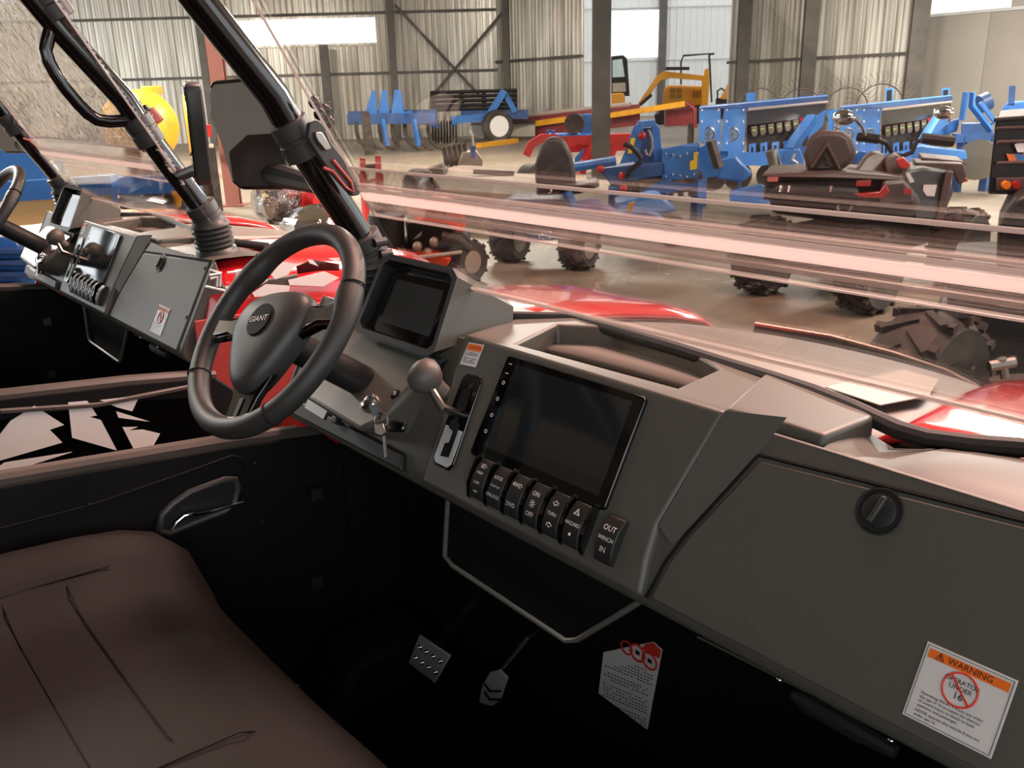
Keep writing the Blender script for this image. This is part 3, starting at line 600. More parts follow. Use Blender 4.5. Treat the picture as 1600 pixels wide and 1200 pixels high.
MB().tube([ctr[-1], mir(ctr[-1])], .024, 12).build('roof_bar', M_steelblk, utv)
for m in ((lambda p: p), mir): MB().tube([m(topz[0]), m(topz[1])], .024, 12).build('roof_bar', M_steelblk, utv)
# --- windscreen
WT = V((0, -.26, .47)).normalized(); WO = V((0, .85, 1.21)) + WT*.0145; WN = V((0, -WT.z, WT.y))
def WS(x, s, o=0): return WO + X1*x + WT*s + WN*o
xl, xr = -1.222, -.13
def pane(s0, s1, o, name, m, pull=0):
    return MB().prism([WS(xl-.055*0, s0, o), WS(xr, s0, o), WS(xr-pull, s1, o), WS(xl+pull, s1, o)], WN*.004).build(name, m, utv)
lower = pane(.036, .247, .001, 'windscreen_lower', M_glass); upper = pane(.167, .80, -.006, 'windscreen_upper', M_glass)
def edge(s, o, r, m, par, x0=xl, x1=xr): return MB().tube([WS(x0, s, o), WS(x1, s, o)], r, 8).build('sheet_edge', m, par)
edge(.2475, .003, .0024, M_edge, lower); edge(.2165, .003, .0018, M_edge, lower); edge(.040, .003, .0022, M_edge, lower)
edge(.169, -.003, .0032, M_edge, upper); edge(.158, .003, .0014, M_edge, lower)
MB().prism([WS(xl, .190, .005), WS(xr, .190, .005), WS(xr, .204, .005), WS(xl, .204, .005)], WN*.002).build('hinge_strip', M_strip, lower)
MB().prism([WS(xl, .208, .005), WS(xr, .208, .005), WS(xr, .213, .005), WS(xl, .213, .005)], WN*.002).build('hinge_strip', M_edge, lower)
for x in (xl, xr):
    MB().tube([WS(x, .158, .003), WS(x, .247, .003)], .0025, 6).build('sheet_edge', M_edge, lower); MB().tube([WS(x, .167, 0), WS(x, .8, 0)], .0022, 6).build('sheet_edge', M_edge, upper)
# --- hood and fenders
def hz(y, c=0):
    k = [(.85, 1.168), (1.0, 1.166), (1.15, 1.152), (1.3, 1.128), (1.42, 1.095), (1.5, 1.03), (1.55, .93), (1.58, .7)]
    for (a, b), (c_, d) in zip(k, k[1:]):
        if y <= c_: return b+(d-b)*(y-a)/(c_-a)
    return k[-1][1]
YS = [.90, .96, 1.02, 1.09, 1.16, 1.24, 1.32, 1.40, 1.46, 1.51, 1.55, 1.575]
M_hood = mat('hood_plastic', '#6f675f', .5, bump=(500, .12, .001))
rows = [[V((XC+u*(.335-.12*max(0, y-1.0)), y-.02*abs(u)**3, hz(y)-.012*u*u)) for u in [k/8 for k in range(-8, 9)]] for y in YS]
hood = MB().grid(rows).build('hood', M_hood, utv, smooth=50, solid=.01)
for sg in (1, -1):
    rr = []
    for y in YS:
        z = hz(y); pr = [(.372, z-.012), (.38, z-.004), (.395, z+.004), (.43, z+.006), (.50, z+.004), (.58, z+.006), (.645, z+.002), (.675, z-.02), (.688, z-.06), (.692, z-.115), (.690, z-.19), (.690, max(.55, z-.4))]
        rr.append([V((XC+sg*(a-(.04+.12*max(0, y-1.0))*max(0, 1-(a-.372)/.12)), y if a < .64 else (.79-.36*(1.19-min(b, 1.19)))+(y-.9)*1.15, b)) for a, b in pr])
    fe = MB().grid(rr).build('fender', M_redpaint, utv, smooth=40, solid=-.008*sg)
    if sg > 0:
        rw = [[V((XC+.693, y, z)) for y in (.70, .85, 1.0, 1.2, 1.4)] for z in (.72, 1.055)]; 
        MB().prism([V((XC+.6995, y, z)) for y, z in ((.705, .80), (1.30, .78), (1.30, 1.035), (1.0, 1.055), (.715, 1.065))], X1*.006).build('side_panel', M_redmat, fe, bevel=.003)
        for poly in [[(545, 370), (610, 310), (730, 330), (680, 395), (600, 425)], [(680, 430), (905, 375), (1000, 415), (900, 470), (690, 462)], [(455, 510), (540, 455), (690, 465), (680, 520), (470, 535)], [(800, 300), (835, 305), (870, 345), (815, 325)], [(930, 295), (1000, 290), (1000, 325)], [(185, 365), (200, 360), (270, 380), (240, 388)]]:
            decal([poly], XC-SH+.704, M_white, fe, 'decal', 280, 330)
        decal([[(730, 345), (830, 302), (1000, 330), (1000, 372), (880, 372), (740, 392)]], XC-SH+.703, M_gloss, fe, 'decal', 280, 330)
        mb = MB(); 
        for lp in ([(190, 400), (260, 388), (255, 470), (235, 470), (240, 410), (195, 422)], [(300, 385), (360, 378), (350, 470), (290, 480)], [(480, 380), (550, 365), (545, 430), (470, 480)], [(165, 470), (300, 500), (440, 480)]):
            mb.tube([o2(280+x/4, 330+y/4, XC-SH+.705) for x, y in lp], .003, 5)
        mb.build('lettering', M_white, fe)
MB().prism([V((x, y, hz(y)+.001)) for x, y in ((-.56, 1.02), (-.475, 1.0), (-.46, 1.10), (-.50, 1.22), (-.56, 1.24))], Z1*.0015).build('decal', mat('pale_decal', '#9b9288', .5), hood)
gd_ = [UZ(px, py, 1.04) for px, py in ((1180, 506), (1300, 526), (1400, 553), (1480, 580), (1530, 606))]
MB().add([p for p in gd_]+[p-Z1*.10+Y1*-.04 for p in gd_]+[p-Z1*.10+Y1*.05 for p in gd_], [(i, i+1, i+6, i+5) for i in range(4)]+[(i+1, i, i+10, i+11) for i in range(4)]+[(i+5, i+6, i+11, i+10) for i in range(4)]).build('front_flare', M_blackpl, utv)
MB().tube(gd_, .005, 6).build('flare_edge', M_edge if 0 else M_steel, utv)
# --- mirrors
def mirror(m, s):
    shape = [(-.068, .088), (-.062, .098), (.035, .103), (.062, .05), (.066, -.082), (.058, -.096), (-.012, -.098), (-.03, -.085), (-.05, -.012), (-.068, .035)]
    if s == 0:
        cc = UX(388, 212, -1.62); nx = V((.62, -.78, 0)).normalized()
        pl = [UP(px, py, cc, nx) for px, py in ((326, 134), (332, 126), (420, 118), (440, 160), (448, 286), (442, 297), (376, 297), (362, 286), (343, 222), (326, 180))]
    else:
        cc = UX(296, 212, -1.80)+X1*SH; nx = V((-.33, -.944, 0)).normalized(); ux = Z1.cross(nx)
        pl = [cc - ux*u + Z1*v for u, v in shape]
    ctr_ = sum(pl, V())/len(pl)
    mo = MB().prism(pl, -nx*.032).build('side_mirror', M_gloss if s == 0 else M_blackpl, utv, bevel=.006)
    MB().prism([ctr_+(p-ctr_)*.93+nx*.0008 for p in pl], nx*.001).build('mirror_glass', M_mirror, mo)
    e = m(ctr[4])
    if s == 0: MB().tube([ctr_-nx*.02-Z1*.05, ctr_-nx*.05-Z1*.07, e+V((-.06, .02, -.0)), e], .014, 10).build('mirror_arm', M_soft, mo)
    else: MB().tube([ctr_-nx*.02-Z1*.06, e+V((.05, .0, -.01)), e], .012, 10).build('mirror_arm', M_soft, mo)
both(mirror)
# --- steering wheel
cw_ = UY(426, 513, .55); n = V((0, -math.cos(math.radians(41)), math.sin(math.radians(41)))); a = X1; b = a.cross(n) * -1
if b.z < 0: b = -b
def SW(u, v, o=0): return cw_ + a*u + b*v + n*o
swl = thing('steering_wheel', None, None); swl.parent = utv; swl['_o'] = utv['_o']
R = .165; pts = []; rs = []
for i in range(72):
    t = 2*PI*i/72; g = max(math.exp(-((t-math.radians(28))/.16)**2), math.exp(-((t-math.radians(152))/.16)**2)); k = max(0, -math.sin(t))**4
    rr_ = R-.004*g - .004*k; pts.append(SW(rr_*math.cos(t), rr_*math.sin(t), 0)); rs.append(.0165+.003*g)
MB().tube(pts, rs, 14, closed=True, ref=tuple(n)).build('rim', M_leather, swl, smooth=80)
for t in (35, 145, 222, 318):
    t = math.radians(t); MB().torus(SW(R*math.cos(t), R*math.sin(t)), b*math.cos(t)-a*math.sin(t), .0175, .0012, 18, 5).build('stitch', M_inner, swl)
ph = math.radians(17); SW0 = SW
def SW(u, v, o=0): return SW0(.010+u*math.cos(ph)-v*math.sin(ph), -.004+u*math.sin(ph)+v*math.cos(ph), o)
a2, b2 = a*math.cos(ph)+b*math.sin(ph), b*math.cos(ph)-a*math.sin(ph)
hub = [(-.080, .006), (-.078, .036), (-.056, .054), (0, .060), (.056, .054), (.078, .036), (.080, .006), (.066, -.034), (.038, -.082), (.016, -.102), (-.016, -.102), (-.038, -.082), (-.066, -.034)]
for _ in range(2): hub = [p for (x0, y0), (x1, y1) in zip(hub, hub[1:]+hub[:1]) for p in ((x0*.75+x1*.25, y0*.75+y1*.25), (x0*.25+x1*.75, y0*.25+y1*.75))]
hm = MB(); N_ = len(hub)
lay = [(.97, -.014), (1.02, -.004), (1.03, .006), (1.0, .015), (.93, .022), (.80, .026), (.5, .0285), (.25, .029)]
for k, o in lay: hm.v += [SW(u*k, (v+.015)*k-.015, o) for u, v in hub]
for q in range(len(lay)-1): hm.f += [[q*N_+i, q*N_+(i+1) % N_, (q+1)*N_+(i+1) % N_, (q+1)*N_+i] for i in range(N_)]
hm.f += [list(range((len(lay)-1)*N_, len(lay)*N_)), list(range(N_))[::-1]]
hubo = hm.build('hub_pad', M_blackpl, swl, smooth=70)
em = MB().lathe([(.0265, .024), (.0265, .0305), (.0255, .0315), (.001, .0315)], SW(.0, .004), n, 36).build('emblem', mat('emblem_black', '#050505', .5, spec=.1), hubo)
put_txt(tm := MB(), 'GIANT', .0135, SW(.0, .004, .0322), a2, b2, 1.08); tm.build('lettering', M_print, em)
for sg in (-1, 1):
    MB().prism([SW(sg*u, v, -.006) for u, v in ((.066, .034), (.11, .030), (.150, .036), (.158, .012), (.156, -.006), (.11, -.004), (.07, -.018))], n*.014).build('spoke', M_gloss, swl, bevel=.003)
    MB().prism([SW(sg*u, v, .0085) for u, v in ((.080, .026), (.11, .023), (.148, .028), (.150, .0), (.11, .003), (.082, -.008))], n*.003).build('spoke_insert', M_chrome, swl, bevel=.001)
lo = MB().prism([SW(u, v, -.008) for u, v in ((-.052, -.055), (.052, -.055), (.030, -.110), (.026, -.160), (-.026, -.160), (-.030, -.110))], n*.014).build('spoke', M_gloss, swl, bevel=.004)
MB().prism([SW(u, v, .0065) for u, v in ((-.004, -.112), (.006, -.112), (.005, -.142), (-.003, -.142))], n*.0015).build('spoke_slot', M_soft, lo)
SW = SW0
MB().tube([SW(0, 0, -.012), SW(0, -.004, -.05), V((cw_.x, .72, 1.085))], [.024, .025, .026], 16).build('column_shroud', M_soft, swl)
# wheels under the body (front axle)
for x in (XC-.60, XC+.60):
    wv = thing('road_wheel', None, None); wv.parent = utv; wv['_o'] = utv['_o']
    MB().lathe([(.17, -.12), (.29, -.115), (.32, -.08), (.325, 0), (.32, .08), (.29, .115), (.17, .12)], (x, 1.22, .325), X1, 28).build('tyre', M_tyre, wv)
    MB().lathe([(.172, -.1), (.16, -.05), (.05, -.03), (.05, .03), (.16, .05), (.172, .1)], (x, 1.22, .325), X1, 20).build('rim', M_blackmach, wv)
for x in (XC-.60, XC+.60):
    wv = thing('road_wheel', None, None); wv.parent = utv; wv['_o'] = utv['_o']
    MB().lathe([(.17, -.12), (.29, -.115), (.32, -.08), (.325, 0), (.32, .08), (.29, .115), (.17, .12)], (x, -.85, .325), X1, 28).build('tyre', M_tyre, wv)
MB().box((XC-.5, -1.1, .30), (XC+.5, 1.45, .39)).build('chassis', M_inner, utv)
# --- unseen roof, backrest and rear body, added to shape light and reflections
rf = [(-.80, 1.99), (-.40, 2.03), (0, 2.04), (.30, 2.02), (.50, 1.965)]
MB().prism([V((XC-.66, y, z)) for y, z in rf]+[V((XC-.66, y, z-.03)) for y, z in reversed(rf)], X1*1.32).build('roof', mat('added_roof_plastic', '#2a2422', .5), utv, bevel=.01)  # added out of view to keep overhead light off the cab
rows = [[V((XC+u*.64, -.50-.12*t, .80+.62*t-(.05 if abs(u) > .95 else 0))) for t in (0, .2, .4, .6, .8, 1)] for u in [k/10 for k in range(-10, 11)]]
MB().grid(rows).build('backrest', M_seat, utv, smooth=60, solid=.1)  # added out of view to give the mirror something dark
for sg in (-1, 1): MB().prism([V((XC+sg*.70, y, z)) for y, z in ((-.6, .5), (-.55, .95), (-.75, 1.12), (-1.5, 1.12), (-1.55, .6))], X1*(-sg*.03)).build('rear_fender', M_redpaint, utv, bevel=.01)
MB().box((XC-.66, -1.6, .75), (XC+.66, -.72, 1.08)).build('cargo_box', M_blackpl, utv, bevel=.01)
# --- keys hanging from the lock
def keys(par_o):
    k = thing('key_bunch', 'ignition keys on a ring hanging from the dashboard lock', 'keys', D(ix, isv, .05), 'ignition keys')
    p = lambda px, py, o=.082: FP(px, py, o)
    MB().prism([p(579, 634, .064), p(592, 632, .078), p(598, 645, .082), p(594, 656, .082), p(583, 646, .072)], DN*.004).build('key_bow', M_soft, k, bevel=.001)
    MB().torus(p(595, 655), (X1*.6+DN*.8), .010, .0012, 20, 6).build('split_ring', M_steel, k)
    MB().prism([p(587, 664), p(600, 662), p(604, 676), p(598, 682), p(588, 678)], DN*.003).build('key_bow', M_steel, k, bevel=.001)
    MB().prism([p(599, 682), p(603, 681), p(606, 714), p(602, 716)], DN*.002).build('key_blade', M_steel, k)
    MB().prism([p(605, 665), p(622, 656), p(638, 662), p(634, 676), p(612, 676)], DN*.008).build('key_fob', M_gloss, k, bevel=.003)
    return k
key1 = keys(None)
# --- the neighbouring vehicle
utv2 = copy_tree(utv); utv2.location.x -= SH; utv2['label'] = 'second side-by-side vehicle standing left, with red bonnet and white shard decals'
key2 = copy_tree(key1); key2.location.x -= SH; key2['label'] = 'ignition keys in the dashboard of the left vehicle'
key1['label'] = 'ignition keys on a ring hanging from the near dashboard below the steering wheel'
for o in utv2.children:
    if o.name.startswith('windscreen_upper'):
        o.data = o.data.copy(); o.data.materials[0] = M_film
# ------------------------------------------------------------------ machines standing in the hall
class BG:
    def __init__(s, name, label, cat, px, py, d=None, group=None):
        s.d = d if d else gd(px, py); p = W(px, py, s.d); s.r = thing(name, label, cat, (p.x, p.y, 0), group); r = ray(px, py); s.ex = V((r.x, r.y, 0)).normalized()
    def w(s, p): return W(p[0], p[1], s.d+(p[2] if len(p) > 2 else 0))
    def poly(s, name, pts, t, m, bevel=0, par=None, vec=None):
        return MB().prism([s.w(p) for p in pts], vec if vec is not None else s.ex*t).build(name, m, par or s.r, bevel=bevel)
    def bar(s, name, pts, r, m, sq=False, n=8, par=None): return MB().tube([s.w(p) for p in pts], r, n, sq=sq).build(name, m, par or s.r)
    def wheel(s, name, p, R, wd, axis=None, m_rim=M_rim, z=None, lugs=0, rim=.55):
        c = s.w(p); ax = axis or RC
        if z is not None: c.z = z
        k = rim; o = MB().lathe([(R*k, -wd*.42), (R*.86, -wd*.5), (R*.97, -wd*.36), (R, 0), (R*.97, wd*.36), (R*.86, wd*.5), (R*k, wd*.42)], c, ax, 28).build(name, M_tyre, s.r)
        MB().lathe([(R*k*1.02, -wd*.44), (R*k*.9, -wd*.40), (R*k*.8, -wd*.25), (R*.12, -wd*.22), (R*.12, wd*.22), (R*k*.8, wd*.25), (R*k*.9, wd*.40), (R*k*1.02, wd*.44)], c, ax, 24).build('rim', m_rim, o)
        if lugs:
            ax = ax.normalized(); a = Z1 if abs(ax.z) < .9 else X1; b = ax.cross(a).normalized(); a = b.cross(ax).normalized(); mb = MB()
            for i in range(lugs):
                t = 2*PI*i/lugs; sg = 1 if i % 2 else -1; rd = a*math.cos(t)+b*math.sin(t); tg = b*math.cos(t)-a*math.sin(t)
                e1 = (ax*sg*.75+tg*.66).normalized(); e2 = rd.cross(e1)
                mb.obox(c+rd*R*1.0+ax*sg*wd*.20, e1, e2, rd, wd*.26, R*.04, R*.032)
                mb.obox(c+rd*R*.95+ax*sg*wd*.44+tg*R*.06, ax, tg, rd, wd*.07, R*.045, R*.05)
            q = mb.build('tread', M_tyre, o, smooth=0); q['kind'] = 'stuff'
        return o
    def stand(s, pts, r, m, name='leg'):
        for p in pts:
            a = s.w(p); MB().tube([a, V((a.x, a.y, 0))], r, 8, sq=True).build(name, m, s.r)
# 1 plough with curved shanks
g = BG('plough', 'blue plough with three triangular towers and curved dark shanks before the back wall', 'plough', 610, 238)
g.bar('frame_beam', [(545, 187, .2), (682, 184, -.2)], .13, M_dblue, True)
g.bar('frame_beam', [(545, 180, 1.0), (682, 177, .8)], .10, M_dblue, True)
for pts in ([(581, 142), (587, 142), (590, 180), (570, 178)], [(597, 140), (604, 140), (609, 178), (591, 178)], [(616, 140), (626, 140), (632, 178), (611, 178)]):
    o = g.poly('tower', pts, .25, M_blue, .02)
for a, b in ((628, 176), (645, 178), (664, 182)): g.poly('share_bracket', [(a, b), (a+14, b-3), (a+22, b+18), (a+8, b+16)], .2, M_blue, .01)
for x in (556, 574, 592, 612, 632, 652, 668):
    g.bar('shank', [(x, 190), (x+1, 205), (x+5, 220), (x+13, 229), (x+24, 234)], [.05, .05, .05, .045, .03], M_iron)
for x in (597, 646): g.bar('stay', [(x, 186, -.3), (x+8, 228, -.3)], .05, M_blue, True)
g.poly('support_board', [(565, 175, -.8), (577, 174, -.8), (586, 240, -.8), (570, 243, -.8)], .12, M_iron)
# 2 roller harrow
g = BG('roller_harrow', 'blue harrow with a black cage roller and a white rimmed wheel', 'harrow', 775, 222)
cg = g.poly('cage_end', [(672, 143), (679, 141), (679, 170), (670, 172)], .5, M_iron)
for y in (143, 150, 157, 164, 170): g.bar('cage_bar', [(673, y+2), (740, y), (808, y-2)], .05, M_blackmach)
for x in (717, 752, 800): g.poly('cage_plate', [(x, 141), (x+7, 140), (x+8, 172), (x, 173)], .5, M_blackmach)
for k in range(9): x = 675+k*4.6; g.bar('disc', [(x, 206, .2), (x+1.5, 206, .2)], .32, M_iron, n=16)
g.bar('drawbar', [(705, 188, -.3), (765, 182)], .11, M_blue, True); g.poly('hitch', [(704, 184, -.35), (716, 182, -.35), (716, 192, -.35), (710, 199, -.35)], .15, M_blue)
g.bar('arm', [(765, 178, -.2), (783, 150, -.2), (788, 141, -.2)], .10, M_blue, True); g.bar('arm', [(790, 148), (805, 175)], .08, M_blue, True)
g.poly('frame', [(720, 172), (825, 172), (825, 186), (720, 184)], .6, M_dblue)
g.wheel('wheel', (777, 194, -.4), .47, .34, (RC*.40-FC*.92).normalized(), mat('white_rim', '#e6e6e2', .4), z=.47, rim=.62)
# 3 long dark red conveyor
g = BG('grain_conveyor', 'long dark red conveyor body with a yellow rail behind the steel column', 'conveyor', 850, 216, 28.2)
cq = lambda x, y, z=0: (x, y, 1-(x-740)/260*4+z)
g.poly('trough', [cq(740, 193), cq(795, 185), cq(925, 170), cq(1000, 163), cq(1000, 196), cq(845, 212), cq(742, 212)], .25, M_dred)
g.bar('rail', [cq(795, 184), cq(925, 169), cq(985, 163)], .06, M_pipe); g.bar('yellow_rail', [cq(838, 193, -.1), cq(885, 186.5, -.1)], .08, M_yellow, True)
g.poly('side_box', [cq(735, 193, -.4), cq(836, 190, -.4), cq(836, 213, -.4), cq(742, 214, -.4)], .3, M_cream); g.poly('box_rim', [cq(735, 192, -.5), cq(836, 189, -.5), cq(836, 193, -.5), cq(735, 196, -.5)], .35, M_iron)
g.bar('yellow_rail', [cq(950, 181, -.3), cq(1072, 162, -.3)], .07, M_yellow, True); g.bar('frame_post', [cq(1072, 160, -.3), cq(1086, 170, -.3), cq(1086, 200, -.3)], .05, M_dred)
g.poly('tail_frame', [cq(1040, 172), cq(1086, 168), cq(1086, 195), cq(1040, 198)], .3, M_dred); g.stand([cq(760, 210), cq(1080, 193)], .06, M_iron)
# 4 excavators out in the yard
def yard(n, l, px, d): return BG(n, l, 'excavator', px, 200, d)
g = yard('mini_excavator', 'small yellow excavator cab partly hidden behind the thick column', 966, 36)
cb = g.poly('cab_frame', [(955, 88), (974, 86), (980, 92), (984, 150), (955, 152)], 1.0, M_blackmach, .03); g.poly('cab_window', [(957, 94, -.05), (972, 92, -.05), (976, 120, -.05), (957, 121, -.05)], .04, mat('cab_glass', '#cfe0dc', .1), par=cb); g.poly('cab_window', [(957, 130, -.05), (977, 129, -.05), (978, 143, -.05), (957, 144, -.05)], .04, M_cream, par=cb)
g.poly('engine_cover', [(955, 146, -.3), (974, 145, -.3), (977, 152, -.3), (976, 176, -.3), (955, 178, -.3)], 1.2, M_excav, .05); g.stand([(960, 176), (972, 176)], .25, M_blackmach, 'track')
g = yard('mini_excavator', 'small yellow excavator with arched boom beyond the gateway', 1060, 36)
g.poly('boom', [(994, 166), (1025, 120), (1037, 111), (1100, 118), (1101, 109), (1107, 106), (1109, 125), (1106, 166), (1096, 166), (1097, 126), (1047, 122), (1032, 126), (1001, 166)], .3, M_excav, .02)
bd = g.poly('engine_cover', [(1034, 166, .6), (1038, 138, .6), (1044, 133, .6), (1105, 135, .6), (1106, 166, .6)], 1.3, M_excav, .06)
for x in (1047, 1057): 
    for y in (138, 147): g.poly('vent', [(x, y, .56), (x+8, y, .56), (x+8, y+7, .56), (x, y+7, .56)], .05, mat('vent_dark', '#9a6d16', .6), par=bd)
for x in (1083, 1088, 1093): g.poly('vent', [(x, 141, .56), (x+2.5, 141, .56), (x+2.5, 152, .56), (x, 152, .56)], .05, mat('vent_dark2', '#8a5f12', .6), par=bd)
g.bar('cylinder', [(1000, 164, -.1), (1018, 148, -.1)], .06, M_blackmach); g.bar('hose', [(1040, 107, -.1), (1077, 107, -.1)], .06, M_blackmach)
g.bar('canopy_frame', [(1064, 132, .6), (1064, 97, .6), (1068, 87, .6), (1108, 84, .6), (1112, 160, .6)], .035, M_blackmach); g.bar('canopy_frame', [(1108, 85, .6), (1116, 84, .6)], .04, M_blackmach)
g.poly('undercarriage', [(1030, 165), (1106, 165), (1106, 180), (1030, 180)], 1.5, M_blackmach); g.stand([(1040, 178), (1100, 178)], .3, M_blackmach, 'track')
g = yard('mini_excavator', 'raised yellow excavator boom cut off by the dark gateway column', 1138, 40)
g.poly('boom', [(1125, 154), (1147, 112), (1156, 108), (1156, 122), (1134, 158)], .3, M_excav, .02); g.poly('engine_cover', [(1118, 154), (1156, 152), (1156, 180), (1118, 180)], 1.3, M_blackmach, .04); g.bar('hose', [(1121, 155, -.1), (1121, 142, -.1), (1127, 138, -.1), (1132, 142, -.1)], .035, M_blackmach); g.stand([(1125, 178), (1150, 178)], .3, M_blackmach, 'track')
# 5 red cultivator
g = BG('cultivator', 'red cultivator frame with blue brackets behind the black tractor seat', 'cultivator', 900, 285, 16.6)
g.bar('frame_beam', [(866, 221), (984, 216)], .085, M_redmach, True); g.bar('frame_beam', [(880, 232, .4), (1000, 228, .4)], .07, M_redmach, True)
for a, b in (((925, 225), (905, 272)), ((965, 220), (948, 252)), ((985, 220), (1000, 255)), ((935, 230), (938, 272))): g.bar('leg', [a, b], .07, M_redmach, True)
g.bar('curved_guard', [(872, 216, -.2), (846, 216, -.2), (830, 226, -.2), (822, 243, -.2)], .07, M_redmach, True)
g.poly('bracket', [(853, 204, -.2), (858, 202, -.2), (858, 213, -.2), (853, 213, -.2)], .1, M_blue); g.poly('bracket', [(861, 204, -.2), (867, 203, -.2), (867, 213, -.2), (861, 213, -.2)], .1, M_blue)
g.bar('drawbar', [(855, 212), (925, 213)], .05, M_blue); g.poly('side_plate', [(898, 247), (912, 232), (918, 236), (906, 258), (898, 258)], .1, M_blue); g.poly('side_plate', [(905, 180), (924, 178), (924, 212), (905, 213)], .2, M_blue)
g.bar('gear_wheel', [(897, 193, -.1), (899, 193, 0)], .18, M_iron, n=18); g.stand([(905, 270), (940, 270), (998, 254)], .05, M_redmach)
g.bar('lever', [(930, 234, -.6), (930, 272, -.6)], .035, M_cream)
# 6 blue power harrow
g = BG('power_harrow', 'blue power harrow with yellow labels and a headstock between column and seed drill', 'harrow', 1010, 300, 10.5)
g.poly('headstock_plate', [(980, 228), (989, 199), (999, 191), (1006, 194), (998, 252), (968, 256)], .05, M_blue, .005); g.poly('headstock_plate', [(1017, 195, .2), (1024, 191, .2), (1031, 200, .2), (1036, 260, .2), (1022, 262, .2)], .05, M_blue, .005)
g.poly('headstock_cap', [(996, 190, .03), (1024, 188, .03), (1024, 198, .03), (996, 200, .03)], .22, M_blue); g.poly('headstock_back', [(998, 200, .25), (1022, 200, .25), (1028, 262, .25), (990, 262, .25)], .05, M_dblue)
g.bar('cross_tube', [(895, 262), (962, 251)], .055, M_blue); g.bar('cross_tube', [(1034, 240, .2), (1092, 230, .2)], .06, M_blue)
g.poly('gearbox_trough', [(935, 264), (1040, 252), (1042, 274), (955, 290)], .5, M_dblue, .02); g.poly('end_plate', [(1034, 234), (1060, 228), (1090, 228), (1090, 280), (1034, 282)], .06, M_blue, .005)
g.poly('label_plate', [(986, 216, -.01), (993, 216, -.01), (987, 240, -.01), (980, 240, -.01)], .008, M_ylabel); g.poly('label_plate', [(1084, 238, -.01), (1090, 238, -.01), (1089, 264, -.01), (1078, 266, -.01), (1078, 252, -.01), (1084, 250, -.01)], .008, M_ylabel)
g.bar('hose', [(974, 225, -.15), (985, 229, -.15), (995, 238, -.15), (1001, 247, -.15), (1000, 254, -.15), (984, 266, -.15), (977, 280, -.15)], .028, M_blackmach); g.bar('hook', [(1013, 203, -.05), (1018, 216, -.05), (1019, 232, -.05), (1015, 243, -.05), (1009, 241, -.05), (1008, 234, -.05)], .018, M_steel)
g.bar('rotor', [(955, 296, .1), (1095, 282, .1)], .12, M_iron); g.poly('apron', [(1005, 298, -.2), (1034, 285, -.2), (1088, 291, -.2), (1045, 302, -.2)], .02, M_blue, vec=Z1*.02)
for x in range(966, 1090, 16): g.bar('tine', [(x, 285), (x+2, 306)], .035, M_iron)
for k in range(10): a = g.w((1040+(k % 5)*11, 240+(k//5)*32+(k % 3)*2, -.01)); MB().sphere(a, .016, 8, 5).build('bolt', M_chrome, g.r)
for p in ((938, 264), (972, 275), (975, 294), (1003, 212)): MB().sphere(g.w((*p, -.1)), .045, 8, 6).build('red_cap', M_redmach, g.r)
g.poly('stone_guard', [(1092, 232, .1), (1108, 222, .1), (1120, 240, .1), (1122, 275, .1), (1092, 280, .1)], .05, M_blue); g.bar('support_arm', [(1110, 220, -.1), (1123, 262, -.1)], .04, M_iron, True)
g.stand([(960, 290), (1040, 280), (1090, 280)], .05, M_dblue)
